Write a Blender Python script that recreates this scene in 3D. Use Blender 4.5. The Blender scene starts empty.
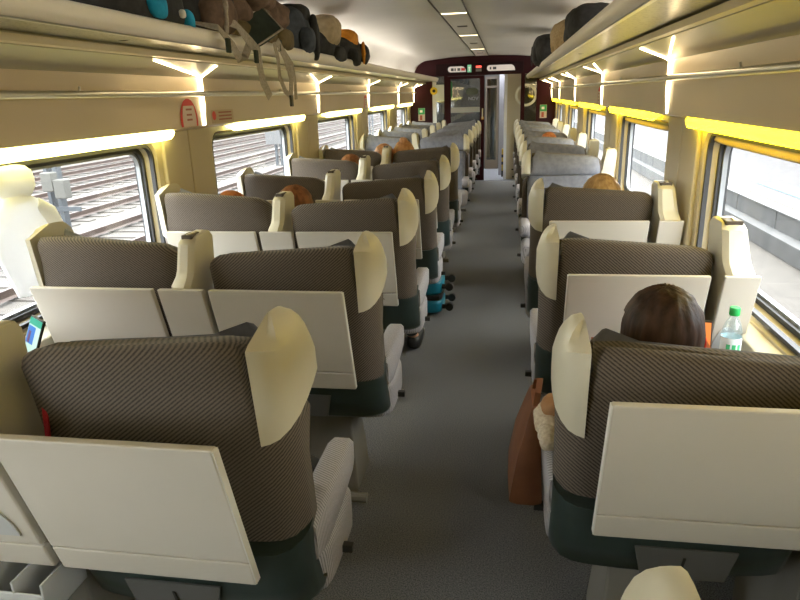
import bpy, bmesh, math, random
from mathutils import Vector, Matrix, noise
random.seed(7)
sc = bpy.context.scene
COL = sc.collection
PI = math.pi
XC = -0.45                      # centre line of the coach
H = 1.62

# ------------------------------------------------------------------ materials
MATS = {}
def mat(name, col, rough=.6, metal=0., spec=.5, emit=None, es=0., coat=0.):
    m = bpy.data.materials.new(name); m.use_nodes = True
    b = m.node_tree.nodes['Principled BSDF']
    b.inputs['Base Color'].default_value = (*col, 1)
    b.inputs['Roughness'].default_value = rough
    b.inputs['Metallic'].default_value = metal
    b.inputs['Specular IOR Level'].default_value = spec
    b.inputs['Coat Weight'].default_value = coat
    if emit:
        b.inputs['Emission Color'].default_value = (*emit, 1)
        b.inputs['Emission Strength'].default_value = es
    MATS[name] = m
    return m
def nodes(m): return m.node_tree.nodes, m.node_tree.links, m.node_tree.nodes['Principled BSDF']
def noisy(name, c1, c2, scale, rough=.7, detail=4, lo=.35, hi=.65, bump=0., metal=0., spec=.5, coords='Object', stretch=None):
    m = mat(name, c1, rough, metal, spec)
    n, l, b = nodes(m)
    tc = n.new('ShaderNodeTexCoord'); t = n.new('ShaderNodeTexNoise')
    t.inputs['Scale'].default_value = scale; t.inputs['Detail'].default_value = detail
    if stretch:
        mp = n.new('ShaderNodeMapping'); mp.inputs['Scale'].default_value = stretch
        l.new(tc.outputs[coords], mp.inputs['Vector']); l.new(mp.outputs['Vector'], t.inputs['Vector'])
    else: l.new(tc.outputs[coords], t.inputs['Vector'])
    r = n.new('ShaderNodeValToRGB')
    r.color_ramp.elements[0].position = lo; r.color_ramp.elements[1].position = hi
    r.color_ramp.elements[0].color = (*c1, 1); r.color_ramp.elements[1].color = (*c2, 1)
    l.new(t.outputs['Fac'], r.inputs['Fac']); l.new(r.outputs['Color'], b.inputs['Base Color'])
    if bump:
        bp = n.new('ShaderNodeBump'); bp.inputs['Strength'].default_value = bump; bp.inputs['Distance'].default_value = .01
        l.new(t.outputs['Fac'], bp.inputs['Height']); l.new(bp.outputs['Normal'], b.inputs['Normal'])
    return m
def striped(name, c1, c2, direction, period, rough=.85, soft=(.35, .65), sheen=0., bump=.15):
    """woven cloth: sine stripes of the given period across a direction in object space"""
    m = mat(name, c1, rough, 0, .25)
    n, l, b = nodes(m)
    tc = n.new('ShaderNodeTexCoord')
    d = n.new('ShaderNodeVectorMath'); d.operation = 'DOT_PRODUCT'
    v = Vector(direction).normalized() * (2*PI/period)
    d.inputs[1].default_value = v
    l.new(tc.outputs['Object'], d.inputs[0])
    s = n.new('ShaderNodeMath'); s.operation = 'SINE'; l.new(d.outputs['Value'], s.inputs[0])
    a = n.new('ShaderNodeMath'); a.operation = 'MULTIPLY_ADD'; a.inputs[1].default_value = .5; a.inputs[2].default_value = .5
    l.new(s.outputs[0], a.inputs[0])
    nz = n.new('ShaderNodeTexNoise'); nz.inputs['Scale'].default_value = 260; nz.inputs['Detail'].default_value = 2
    l.new(tc.outputs['Object'], nz.inputs['Vector'])
    mx = n.new('ShaderNodeMath'); mx.operation = 'MULTIPLY_ADD'; mx.inputs[1].default_value = .5
    l.new(nz.outputs['Fac'], mx.inputs[0])
    h = n.new('ShaderNodeMath'); h.operation = 'MULTIPLY'; h.inputs[1].default_value = .55
    l.new(a.outputs[0], h.inputs[0]); l.new(h.outputs[0], mx.inputs[2])
    r = n.new('ShaderNodeValToRGB')
    r.color_ramp.elements[0].position = soft[0]; r.color_ramp.elements[1].position = soft[1]
    r.color_ramp.elements[0].color = (*c1, 1); r.color_ramp.elements[1].color = (*c2, 1)
    l.new(mx.outputs[0], r.inputs['Fac']); l.new(r.outputs['Color'], b.inputs['Base Color'])
    bp = n.new('ShaderNodeBump'); bp.inputs['Strength'].default_value = bump; bp.inputs['Distance'].default_value = .002
    l.new(a.outputs[0], bp.inputs['Height']); l.new(bp.outputs['Normal'], b.inputs['Normal'])
    b.inputs['Sheen Weight'].default_value = sheen
    return m

M_TWILL = striped('brown_twill', (.032, .026, .022), (.140, .113, .090), (.82, .3, -1), .0078, soft=(.25, .70), sheen=.12)
M_TWILL_B = striped('brown_twill_mirrored', (.032, .026, .022), (.140, .113, .090), (.82, .3, 1), .0078, soft=(.25, .70), sheen=.12)
M_CORD = striped('grey_corduroy', (.20, .19, .20), (.40, .38, .39), (.55, 1, .12), .008, soft=(.25, .6))
M_GREY = noisy('grey_upholstery', (.135, .14, .17), (.175, .18, .21), 30, .85)
M_CREAM = noisy('cream_shell_plastic', (.56, .52, .40), (.60, .56, .44), 3, .38)
M_TRAY = noisy('pale_grey_tray_plastic', (.50, .465, .40), (.54, .50, .435), 2.5, .48)
M_TRAY_TRIM = mat('tray_edge_plastic', (.62, .61, .56), .4)
M_GREEN = noisy('dark_green_plastic', (.018, .030, .028), (.028, .042, .040), 6, .38)
M_DARK = mat('black_plastic', (.012, .012, .012), .5)
M_PLATE = mat('grey_metal_plate', (.11, .11, .105), .4, .3)
M_PED = noisy('olive_grey_metal', (.17, .16, .135), (.21, .195, .17), 5, .5)
M_SLOT = mat('brown_socket', (.05, .035, .02), .5)
M_WHITE = mat('white_paper', (.75, .74, .70), .7)
M_BIN = noisy('grey_bin_plastic', (.42, .43, .43), (.46, .47, .47), 4, .5)
M_CARPET = noisy('charcoal_carpet', (.050, .051, .054), (.25, .25, .25), 210, .95, 3, .3, .72, .25)
M_PANEL = noisy('tan_wall_panel', (.56, .455, .335), (.60, .49, .365), 1.2, .38)
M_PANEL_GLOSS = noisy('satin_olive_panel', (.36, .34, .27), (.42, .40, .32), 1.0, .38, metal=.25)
M_WALL = noisy('beige_wall', (.49, .42, .28), (.53, .45, .31), 1.5, .5)
M_CEIL = noisy('ceiling_white', (.54, .53, .52), (.58, .57, .555), 1.6, .4)
M_ALU = mat('satin_aluminium', (.62, .60, .56), .28, .85)
M_LIP = noisy('rack_lip_plastic', (.86, .80, .70), (.89, .83, .73), 2, .35)
M_BEAD = mat('cream_bead', (.62, .54, .40), .4)
M_RUBBER = mat('black_rubber', (.025, .025, .027), .5)
M_FRAME = mat('window_metal', (.30, .31, .32), .3, .7)
M_SILL = noisy('cream_sill', (.62, .57, .42), (.66, .60, .46), 2, .5)
M_LOWWALL = noisy('grey_lower_wall', (.34, .35, .36), (.38, .39, .39), 2, .6)
M_MAROON = noisy('maroon_laminate', (.022, .002, .004), (.029, .003, .006), 2, .5, spec=.15)
M_MAROON2 = mat('dark_maroon', (.013, .0015, .003), .5, spec=.15)
M_BLIND = noisy('tan_blind', (.34, .26, .16), (.38, .29, .18), 6, .6)
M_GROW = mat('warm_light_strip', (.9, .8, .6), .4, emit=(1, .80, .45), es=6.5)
M_LAMP_L = mat('pale_yellow_lamp', (.9, .8, .4), .4, emit=(1, .88, .27), es=3.4)  # same lamps as the right side, backlit pallor put into the colour
M_LAMP_R = mat('yellow_lamp', (.9, .75, .1), .4, emit=(1, .74, .015), es=3.6)
M_RACK_FILL = mat('rack_lamp_glow', (.9, .85, .75), .4, emit=(1, .92, .80), es=6.5)
M_COVE = mat('ceiling_glow', (.9, .8, .6), .4, emit=(1, .82, .5), es=1.6)

def perforated():
    m = mat('perforated_rack_metal', (.42, .40, .34), .3, .3)
    n, l, b = nodes(m)
    tc = n.new('ShaderNodeTexCoord'); v = n.new('ShaderNodeTexVoronoi'); v.inputs['Scale'].default_value = 60
    l.new(tc.outputs['Object'], v.inputs['Vector'])
    r = n.new('ShaderNodeValToRGB'); r.color_ramp.elements[0].position = .25; r.color_ramp.elements[1].position = .4
    r.color_ramp.elements[0].color = (.20, .185, .15, 1); r.color_ramp.elements[1].color = (.36, .34, .28, 1)
    l.new(v.outputs['Distance'], r.inputs['Fac']); l.new(r.outputs['Color'], b.inputs['Base Color'])
    return m
M_PERF = perforated()

def glassmat(name, tint, haze=.05, gloss=.06):
    m = bpy.data.materials.new(name); m.use_nodes = True
    nt = m.node_tree; nt.nodes.clear(); n = nt.nodes; l = nt.links
    o = n.new('ShaderNodeOutputMaterial'); tr = n.new('ShaderNodeBsdfTransparent'); tr.inputs[0].default_value = (*tint, 1)
    gl = n.new('ShaderNodeBsdfGlossy'); gl.inputs['Roughness'].default_value = .03
    tl = n.new('ShaderNodeBsdfTranslucent'); tl.inputs[0].default_value = (.9, .9, .9, 1)
    m1 = n.new('ShaderNodeMixShader'); m1.inputs[0].default_value = haze
    m2 = n.new('ShaderNodeMixShader'); m2.inputs[0].default_value = gloss
    l.new(tr.outputs[0], m1.inputs[1]); l.new(tl.outputs[0], m1.inputs[2])
    l.new(m1.outputs[0], m2.inputs[1]); l.new(gl.outputs[0], m2.inputs[2]); l.new(m2.outputs[0], o.inputs[0])
    return m
M_GLASS = glassmat('window_glass', (.97, .98, .98), 0, .03)
M_DGLASS = glassmat('dark_partition_glass', (.55, .56, .54), .01, .10)
M_BOTTLE = glassmat('clear_bottle_plastic', (.86, .93, .95), .06, .12)

# ------------------------------------------------------------------ mesh builder
class MB:
    def __init__(s): s.bm = bmesh.new()
    def loft(s, rings, cap=True, closed=True):
        R = [[s.bm.verts.new(p) for p in r] for r in rings]
        n = len(R[0])
        for a, b in zip(R, R[1:]):
            for i in range(n if closed else n-1):
                j = (i+1) % n
                s.bm.faces.new((a[i], a[j], b[j], b[i]))
        if cap and closed:
            s.bm.faces.new(R[0][::-1]); s.bm.faces.new(R[-1])
        return R
    def box(s, x0, x1, y0, y1, z0, z1, M=None):
        P = [Vector(p) for p in ((x0,y0,z0),(x1,y0,z0),(x1,y1,z0),(x0,y1,z0),(x0,y0,z1),(x1,y0,z1),(x1,y1,z1),(x0,y1,z1))]
        if M: P = [M @ p for p in P]
        v = [s.bm.verts.new(p) for p in P]
        for f in ((0,3,2,1),(4,5,6,7),(0,1,5,4),(1,2,6,5),(2,3,7,6),(3,0,4,7)): s.bm.faces.new([v[i] for i in f])
        return s
    def rbox(s, x0, x1, y0, y1, z0, z1, e=4, n=14, M=None, jitter=0., seed=0., freq=6.):
        """rounded (superellipsoid) block, optionally lumpy"""
        c = Vector(((x0+x1)/2, (y0+y1)/2, (z0+z1)/2)); h = Vector(((x1-x0)/2, (y1-y0)/2, (z1-z0)/2))
        t = bmesh.new(); bmesh.ops.create_cube(t, size=2)
        bmesh.ops.subdivide_edges(t, edges=t.edges[:], cuts=n, use_grid_fill=True)
        mp = {}
        for v in t.verts:
            p = v.co; k = (abs(p.x)**e + abs(p.y)**e + abs(p.z)**e) ** (1/e)
            q = Vector((p.x/k*h.x, p.y/k*h.y, p.z/k*h.z))
            if jitter:
                w = (c+q)*freq + Vector((seed, seed*1.7, -seed))
                q += q.normalized() * noise.noise(w) * jitter + q.normalized() * noise.noise(w*2.7) * jitter*.45
            q = c + q
            if M: q = M @ q
            mp[v] = s.bm.verts.new(q)
        for f in t.faces: s.bm.faces.new([mp[v] for v in f.verts])
        t.free(); return s
    def tube(s, pts, r, n=8, cap=True):
        pts = [Vector(p) for p in pts]; rings = []
        for i, p in enumerate(pts):
            d = (pts[min(i+1, len(pts)-1)] - pts[max(i-1, 0)]).normalized()
            a = d.cross(Vector((0, 0, 1)))
            if a.length < 1e-3: a = d.cross(Vector((1, 0, 0)))
            a.normalize(); b = d.cross(a)
            rr = r[i] if isinstance(r, (list, tuple)) else r
            rings.append([p + (a*math.cos(2*PI*k/n) + b*math.sin(2*PI*k/n))*rr for k in range(n)])
        s.loft(rings, cap); return s
    def ribbon(s, pts, w, t, side):
        """flat strap: side = direction of its width"""
        pts = [Vector(p) for p in pts]; rings = []
        for i, p in enumerate(pts):
            d = (pts[min(i+1, len(pts)-1)] - pts[max(i-1, 0)]).normalized()
            a = Vector(side); a = (a - d*a.dot(d)).normalized(); b = d.cross(a)
            rings.append([p+a*w/2+b*t/2, p-a*w/2+b*t/2, p-a*w/2-b*t/2, p+a*w/2-b*t/2])
        s.loft(rings); return s
    def lathe(s, prof, c, n=24):
        c = Vector(c); s.loft([[c + Vector((r*math.cos(2*PI*k/n), r*math.sin(2*PI*k/n), z)) for k in range(n)] for r, z in prof]); return s
    def prism(s, poly, axis, a, b):
        """polygon in the two other axes, extruded along axis"""
        def P(u, v, w):
            return {'x': (w, u, v), 'y': (u, w, v), 'z': (u, v, w)}[axis]
        s.loft([[P(u, v, a) for u, v in poly], [P(u, v, b) for u, v in poly]]); return s
    def build(s, name, m, parent=None, smooth=True, bevel=0., loc=None, angle=35, subsurf=0):
        bmesh.ops.recalc_face_normals(s.bm, faces=s.bm.faces)
        me = bpy.data.meshes.new(name)
        s.bm.to_mesh(me); s.bm.free()
        me.materials.append(m)
        if smooth:
            for p in me.polygons: p.use_smooth = True
            try: me.set_sharp_from_angle(angle=math.radians(angle))
            except Exception: pass
        o = bpy.data.objects.new(name, me); COL.objects.link(o)
        if parent: o.parent = parent
        if loc: o.location = loc
        if bevel:
            b = o.modifiers.new('bevel', 'BEVEL'); b.width = bevel; b.segments = 2; b.limit_method = 'ANGLE'
            b.harden_normals = False
        if subsurf:
            b = o.modifiers.new('sub', 'SUBSURF'); b.levels = subsurf; b.render_levels = subsurf
        return o

def tag(o, label=None, cat=None, group=None, kind=None):
    if label: o['label'] = label
    if cat: o['category'] = cat
    if group: o['group'] = group
    if kind: o['kind'] = kind
    return o
def thing(name, label, cat, loc=(0,0,0), rz=0., group=None):
    o = bpy.data.objects.new(name, None); COL.objects.link(o); o.empty_display_size = .1
    o.location = loc; o.rotation_euler = (0, 0, rz)
    return tag(o, label, cat, group)
def struct(mb, name, m, **k):
    o = mb.build(name, m, **k); o['kind'] = 'structure'; return o
KIDS = {}
def copy_tree(o, parent=None):
    c = o.copy(); COL.objects.link(c)
    if parent: c.parent = parent
    for ch in [q for q in bpy.data.objects if q.parent == o]: copy_tree(ch, c)
    return c

# ------------------------------------------------------------------ camera (solved from the photograph)
cam = bpy.data.cameras.new('camera'); co = bpy.data.objects.new('camera', cam); COL.objects.link(co)
F = Vector((-0.15786993, 0.93947863, -0.3040674)); R = Vector((0.98727797, 0.15608213, -0.03034088)); U = Vector((-0.01895488, 0.30498896, 0.95216724))
co.matrix_world = Matrix(((R.x, U.x, -F.x, 0), (R.y, U.y, -F.y, 0), (R.z, U.z, -F.z, H), (0, 0, 0, 1)))
cam.sensor_width = 36; cam.sensor_fit = 'HORIZONTAL'; cam.lens = 640.12/800*36; cam.clip_start = .02; cam.clip_end = 400
sc.camera = co

# ------------------------------------------------------------------ the coach shell
Y0, Y1 = -1.9, 12.6
STRIPS = [1.23, 3.6, 6.0, 8.3, 10.68]
WIN = [(-.85, .72), (1.5, 3.17), (3.84, 5.46), (6.2, 7.80), (8.55, 10.1), (10.9, 12.25)]
SPLIT = [Y0, 1.1, 3.46, 5.75, 8.08, 10.43, Y1]
ZS, ZT = .80, 1.44             # window opening
m = MB(); m.box(-1.95, 1.05, Y0, Y1, -.06, 0); struct(m, 'floor', M_CARPET, smooth=False)

def rrect(y0, y1, z0, z1, r, n=6):
    P = []
    for cy, cz, a0 in ((y1-r, z1-r, 0), (y0+r, z1-r, 90), (y0+r, z0+r, 180), (y1-r, z0+r, 270)):
        for k in range(n+1):
            a = math.radians(a0 + 90*k/n); P.append((cy + r*math.cos(a), cz + r*math.sin(a)))
    return P
def outer_for(P, y0, y1, z0, z1, n=6):
    """matching points on a rectangle for the rounded rectangle above"""
    Q = []
    for q, (cy, cz) in enumerate(((y1, z1), (y0, z1), (y0, z0), (y1, z0))):
        for k in range(n+1):
            t = k/n
            iy, iz = P[q*(n+1)+k]
            if q in (0, 2): Q.append((cy, cz if t >= .5 else iz) if t < .5 else ((iy if t > .5 else cy), cz))
            else: Q.append(((iy if t < .5 else cy), cz) if t < .5 else (cy, (iz if t > .5 else cz)))
    return Q
for side, sg in (('left', -1), ('right', 1)):
    X = lambda d: XC + sg*d
    # window wall, one plate per bay with a rounded opening
    mb = MB(); 
    for (w0, w1), a, b in zip(WIN, SPLIT, SPLIT[1:]):
        P = rrect(w0, w1, ZS, ZT, .09); Q = outer_for(P, a, b, .70, 1.49)
        P2 = rrect(w0+.035, w1-.035, ZS+.03, ZT-.03, .08)
        mb.loft([[(X(1.446), y, z) for y, z in Q], [(X(1.345), y, z) for y, z in Q], [(X(1.345), y, z) for y, z in P], [(X(1.415), y, z) for y, z in P2], [(X(1.446), y, z) for y, z in P2]], cap=False)
    struct(mb, 'wall_'+side, M_WALL)
    # lower wall under the windows
    mb = MB(); mb.box(min(X(1.36), X(1.5)), max(X(1.36), X(1.5)), Y0, Y1, 0, .745); struct(mb, 'wall_%s_lower' % side, M_LOWWALL, smooth=False)
    mb = MB(); mb.prism([(X(1.29), .70), (X(1.29), .765), (X(1.37), .80), (X(1.40), .80), (X(1.40), .70)], 'y', Y0, Y1)
    struct(mb, 'trim_sill_'+side, M_SILL, smooth=False, bevel=.006)
    # upper wall profile up to the ceiling
    arc = [(1.27, 1.86), (1.262, 1.95)] + [(.97 + .29*math.cos(t), 1.95 + .275*math.sin(t)) for t in [math.radians(a) for a in range(10, 91, 10)]]
    prof = [(1.50, 1.455), (1.30, 1.475), (1.267, 1.488), (1.265, 1.60), (1.265, 1.75), (1.235, 1.762), (1.075, 1.808), (1.075, 1.86), (1.27, 1.86)]
    mb = MB(); mb.loft([[(X(d), y, z) for d, z in prof[:5]] for y in (Y0, Y1)], cap=False, closed=False)
    mb.loft([[(X(d), y, z) for d, z in ((1.5, 1.455), (1.5, 2.0), (1.27, 2.0))] for y in (Y0, Y1)], cap=False, closed=False)
    struct(mb, 'wall_%s_upper' % side, M_PANEL)
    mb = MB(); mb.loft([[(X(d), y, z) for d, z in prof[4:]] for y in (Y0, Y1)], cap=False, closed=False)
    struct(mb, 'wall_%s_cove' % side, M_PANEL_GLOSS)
    # pillar covers between the windows
    for k, (pa, pb) in enumerate(((w[1]+.05, v[0]-.05) for w, v in zip(WIN, WIN[1:]))):
        mid = (pa+pb)/2
        mb = MB()
        for u0, u1 in ((pa, mid-.004), (mid+.004, pb)):
            mb.box(min(X(1.325), X(1.35)), max(X(1.325), X(1.35)), u0, u1, .80, 1.474)
        struct(mb, 'trim_pillar_%s_%d' % (side, k+1), M_WALL, smooth=False, bevel=.008)
    for k, (w0, w1) in enumerate(WIN):
        n = k + 1 + (6 if sg > 0 else 0)
        def loop(a, da, db, z_in):
            A = rrect(w0+a, w1-a, ZS+a, ZT-a, .085); B = rrect(w0+a+z_in, w1-a-z_in, ZS+a+z_in, ZT-a-z_in, .08-z_in*.5)
            q = MB(); q.loft([[(X(da), y, z) for y, z in A], [(X(da), y, z) for y, z in B], [(X(db), y, z) for y, z in B], [(X(db), y, z) for y, z in A], [(X(da), y, z) for y, z in A]], cap=False); return q
        f = loop(.030, 1.40, 1.45, .020).build('window_%d' % n, M_RUBBER); f['kind'] = 'structure'
        loop(.050, 1.415, 1.436, .012).build('metal_frame', M_FRAME, f)
        loop(.014, 1.355, 1.375, .016).build('inner_gasket', M_RUBBER, f)
        g = MB(); P = rrect(w0+.048, w1-.048, ZS+.048, ZT-.048, .07)
        g.loft([[(X(1.44), y, z) for y, z in P], [(X(1.446), y, z) for y, z in P]]); g.build('window_glass', M_GLASS, f, smooth=False)

for k, (w0, w1) in enumerate(WIN):
    mb = MB(); mb.rbox(XC+1.362, XC+1.405, w0+.01, w1-.01, 1.375, 1.432, 5, 6)
    tag(mb.build('roller_blind', M_BLIND, angle=60), 'rolled tan blind above the %s right window' % ['hidden rear', 'nearest', 'second', 'third', 'fourth', 'last'][k], 'blind', 'rolled blinds over the right windows')
# ceiling
pr = [(.97 + .293*math.cos(t), 1.95 + .275*math.sin(t)) for t in [math.radians(a) for a in range(0, 91, 9)]]
pr = [(1.272, 1.855)] + pr + [(.6, 2.258), (.25, 2.272), (0, 2.276)]
full = [(XC - d, z) for d, z in pr] + [(XC + d, z) for d, z in pr[-2::-1]]
outr = [(x + (x-XC)*.03, z + .05) for x, z in full]
mb = MB(); mb.loft([[(x, y, z) for x, z in full + outr[::-1]] for y in (Y0, Y1)])
struct(mb, 'ceiling', M_CEIL)
# ceiling service strip with its dark edge grooves and slots
mb = MB()
for x in (XC-.122, XC+.114): mb.box(x, x+.008, Y0, Y1, 2.262, 2.2755)
struct(mb, 'trim_ceiling_grooves', M_DARK, smooth=False)
mb = MB()
ys = [-1.2, 1.2, 3.55, 5.88, 8.11, 10.65, 12.58]
for a, b in zip(ys, ys[1:]): mb.box(XC-.110, XC+.110, a+.03, b-.03, 2.266, 2.2755)
struct(mb, 'trim_ceiling_panels', M_CEIL, smooth=False, bevel=.003)
for a, b in zip(ys[2:], ys[3:]):
    mb = MB(); c = (a+b)/2
    mb.box(XC-.05, XC+.05, c-.045, c+.045, 2.262, 2.2668)
    tag(mb.build('ceiling_slot', M_DARK, bevel=.002), 'small dark slot in the central ceiling strip', 'vent', 'slots in the ceiling strip')
for y in ys[2:-1]:  # warm emissive bars across the panel seams
    mb = MB(); mb.box(XC-.106, XC+.106, y-.028, y+.028, 2.264, 2.274)
    tag(mb.build('ceiling_light', M_COVE, bevel=.003), 'thin warm glowing bar across the central ceiling strip', 'light', 'glowing bars of the ceiling strip')
# back wall behind the camera
mb = MB(); mb.box(-2.0, 1.1, Y0-.08, Y0, -.06, 2.35); struct(mb, 'wall_back', M_WALL, smooth=False)

# ------------------------------------------------------------------ racks, rails, lamps
for side, sg in (('left', -1), ('right', 1)):
    X = lambda d: XC + sg*d
    t = thing('luggage_rack', 'long %s luggage rack with pale front lip above the windows' % ('left hand' if sg < 0 else 'right hand'), 'rack', (X(1.05), 5.3, 1.85))
    def P(d, y, z): return (X(d)-t.location.x, y-5.3, z-1.85)
    mb = MB(); mb.loft([[P(d, y, z) for d, z in ((1.262, 1.868), (1.05, 1.846), (.86, 1.853), (.84, 1.853), (.84, 1.868), (1.05, 1.863), (1.262, 1.885))] for y in (Y0+.01, Y1-.01)])
    mb.build('shelf', M_PERF, t)
    lip = [(.845, 1.846), (.830, 1.847), (.815, 1.858), (.806, 1.875), (.803, 1.895), (.806, 1.908), (.816, 1.914), (.838, 1.905), (.85, 1.87)]
    mb = MB(); mb.loft([[P(d, y, z) for d, z in lip] for y in (Y0+.01, Y1-.01)]); mb.build('front_lip', M_LIP, t, angle=60)
    mb = MB(); mb.loft([[P(d, y, z) for d, z in ((.846, 1.843), (.829, 1.843), (.826, 1.8475), (.846, 1.8475))] for y in (Y0+.01, Y1-.01)]); mb.build('chrome_edge', M_ALU, t)
    mb = MB(); mb.loft([[P(d, y, z) for d, z in ((1.075, 1.812), (1.045, 1.815), (1.042, 1.838), (1.075, 1.842))] for y in (Y0+.01, Y1-.01)]); mb.build('bead', M_BEAD, t)
    # grab rail
    t = thing('grab_rail', 'slim metal grab rail along the %s wall panel' % ('left' if sg < 0 else 'right'), 'rail', (X(1.235), 5.3, 1.663))
    mb = MB(); mb.tube([(0, Y0+.02-5.3, 0), (0, Y1-.05-5.3, 0)], .0145, 12); mb.build('rail', M_ALU, t)
    for y in [2.45, 4.85, 7.15, 9.5, 11.8]:
        mb = MB(); mb.tube([(0, y-5.3, 0), (sg*.03, y-5.3, .004)], .007, 8); mb.tube([(-sg*.004, y-5.3, .012), (-sg*.010, y-5.3, .030)], .005, 8)
        mb.build('bracket', M_ALU, t)
    # unseen lamp tubes added on the rack to brighten the interior
    for k, (a, b) in enumerate(((-1.7, 1.0), (1.35, 3.5), (3.75, 5.9), (6.15, 8.2), (8.45, 10.55), (10.85, 12.5))):
        mb = MB(); mb.tube([(X(1.225), a, 1.905), (X(1.225), b, 1.905)], .016, 10)
        tag(mb.build('rack_lamp', M_RACK_FILL), 'lamp tube at the back of the %s luggage rack, %s from the near end' % (side, ['first', 'second', 'third', 'fourth', 'fifth', 'last'][k]), 'lamp', 'lamp tubes behind the %s rack' % side)
    # light strips with their glare on the panel
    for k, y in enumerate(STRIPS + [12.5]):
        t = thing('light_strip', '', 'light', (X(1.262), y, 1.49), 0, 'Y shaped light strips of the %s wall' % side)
        where = ['beside the camera, nearest of all', 'between the first and second windows', 'between the second and third windows', 'fourth from the near end', 'fifth from the near end', 'against the maroon end wall'][k]
        tag(t, 'glowing Y shaped light strip on %s wall panel, %s' % (side, where))
        mb = MB()
        pts = [(1.264, 1.492), (1.2555, 1.60), (1.2555, 1.745)]
        mb.loft([[(sg*(d-1.262), yy, z-1.49) for d, z in ((p[0], p[1]), (p[0]+.004, p[1]))for yy in ((-.018, .018) if p else ())][0:2] + [(sg*(p[0]+.006-1.262), .018, p[1]-1.49), (sg*(p[0]+.006-1.262), -.018, p[1]-1.49)] for p in pts])
        mb.build('stem', M_GROW, t)
        for dy, wd in ((-.16, .011), (-.80, .008)):  # the long arm draws the stem's reflection as a glowing ribbon
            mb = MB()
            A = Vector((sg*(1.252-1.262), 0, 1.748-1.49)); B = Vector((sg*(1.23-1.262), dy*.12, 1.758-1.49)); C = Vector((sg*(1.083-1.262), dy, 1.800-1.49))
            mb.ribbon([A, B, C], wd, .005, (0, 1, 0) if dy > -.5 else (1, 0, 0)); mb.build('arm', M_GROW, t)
    # yellow lamps over the windows
    for k, (a, b) in enumerate([(-.9, .85), (1.6, 3.28), (4.05, 5.62), (6.35, 7.95), (8.68, 10.3), (11.0, 12.4)]):
        where = ['beside the camera', 'over the nearest window', 'over the second window', 'over the third window', 'over the fourth window', 'over the last window'][k]
        mb = MB(); rings = []
        for yy, s in ((a, .25), (a+.02, .6), (a+.07, 1), (b-.07, 1), (b-.02, .6), (b, .25)):
            rings.append([(X(1.27 + .03*(1-s)), yy, 1.488), (X(1.262 + .03*(1-s)), yy, 1.470), (X(1.272 + .03*(1-s)), yy, 1.470 - .030*s), (X(1.31), yy, 1.468 - .036*s), (X(1.34), yy, 1.470 - .02*s), (X(1.34), yy, 1.488)])
        mb.loft(rings)
        tag(mb.build('window_lamp', M_LAMP_L if sg < 0 else M_LAMP_R, angle=60), ('pale yellow' if sg < 0 else 'bright yellow') + ' lamp strip %s on the %s side' % (where, side), 'lamp', 'lamp strips over the %s windows' % side)

# ------------------------------------------------------------------ end wall, partition door and vestibule
YB = 12.6
t = MB()
t.box(-1.95, -1.375, YB, YB+.06, 0, 2.3); t.box(.549, 1.05, YB, YB+.06, 0, 2.3); t.box(-1.375, .549, YB, YB+.06, 1.935, 2.3)
t.box(.262, .333, YB, YB+.06, 0, 1.935)
struct(t, 'wall_end', M_MAROON, smooth=False)
t = MB(); t.box(-1.30, .30, YB-.02, YB-.001, 1.955, 2.15); struct(t, 'trim_door_header', M_MAROON2, smooth=False, bevel=.004)
# glass side pane with post
t = MB(); t.box(-1.152, -1.077, YB, YB+.06, 0, 1.935); struct(t, 'trim_door_post', M_MAROON, smooth=False)
t = MB(); t.box(-1.375, -1.30, YB+.01, YB+.05, 0, 1.93); struct(t, 'trim_door_jamb', mat('white_jamb', (.62, .64, .68), .4), smooth=False)
t = MB(); t.box(-1.30, -1.152, YB+.02, YB+.03, 0, 1.93); struct(t, 'window_13', M_DGLASS, smooth=False)
# sliding glass door, pushed open to the left
d = MB()
d.box(-1.077, -1.03, YB+.005, YB+.045, .01, 1.93); d.box(-.485, -.40, YB+.005, YB+.045, .01, 1.93); d.box(-1.03, -.485, YB+.005, YB+.045, 1.88, 1.93); d.box(-1.03, -.485, YB+.005, YB+.045, .01, .12)
d = d.build('door_1', M_MAROON, smooth=False); d['kind'] = 'structure'
g = MB(); g.box(-1.03, -.485, YB+.02, YB+.03, .12, 1.88); g.build('door_glass', M_DGLASS, d, smooth=False)
g = MB(); g.box(-1.03, -.485, YB+.014, YB+.019, 1.28, 1.375); g.build('frosted_band', mat('frosted_band', (.36, .37, .36), .6), d, smooth=False)
g = MB(); g.prism([( -.745+.055*math.cos(a)*1 if False else 0, 0) for a in ()] or [(-.632 + (.055 if abs(math.cos(a)) > 0 else 0)*(1 if math.cos(a) > 0 else -1) + .065*math.cos(a), 1.65 + .065*math.sin(a)) for a in [2*PI*k/24 for k in range(24)]], 'y', YB+.014, YB+.019)
g.build('oval_sticker', mat('green_grey_sticker', (.09, .11, .09), .5), d, smooth=False)
g = MB(); g.tube([(-.435, YB-.012, 1.16), (-.435, YB-.012, 1.345)], .012, 8); g.tube([(-.435, YB-.012, 1.20), (-.435, YB+.01, 1.20)], .008, 8); g.tube([(-.435, YB-.012, 1.30), (-.435, YB+.01, 1.30)], .008, 8)
g.build('handle', M_CREAM, d)
g = MB(); g.box(-.458, -.41, YB-.002, YB+.004, 1.145, 1.195); g.build('amber_tag', mat('amber', (.65, .32, .02), .5), d, smooth=False)
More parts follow.
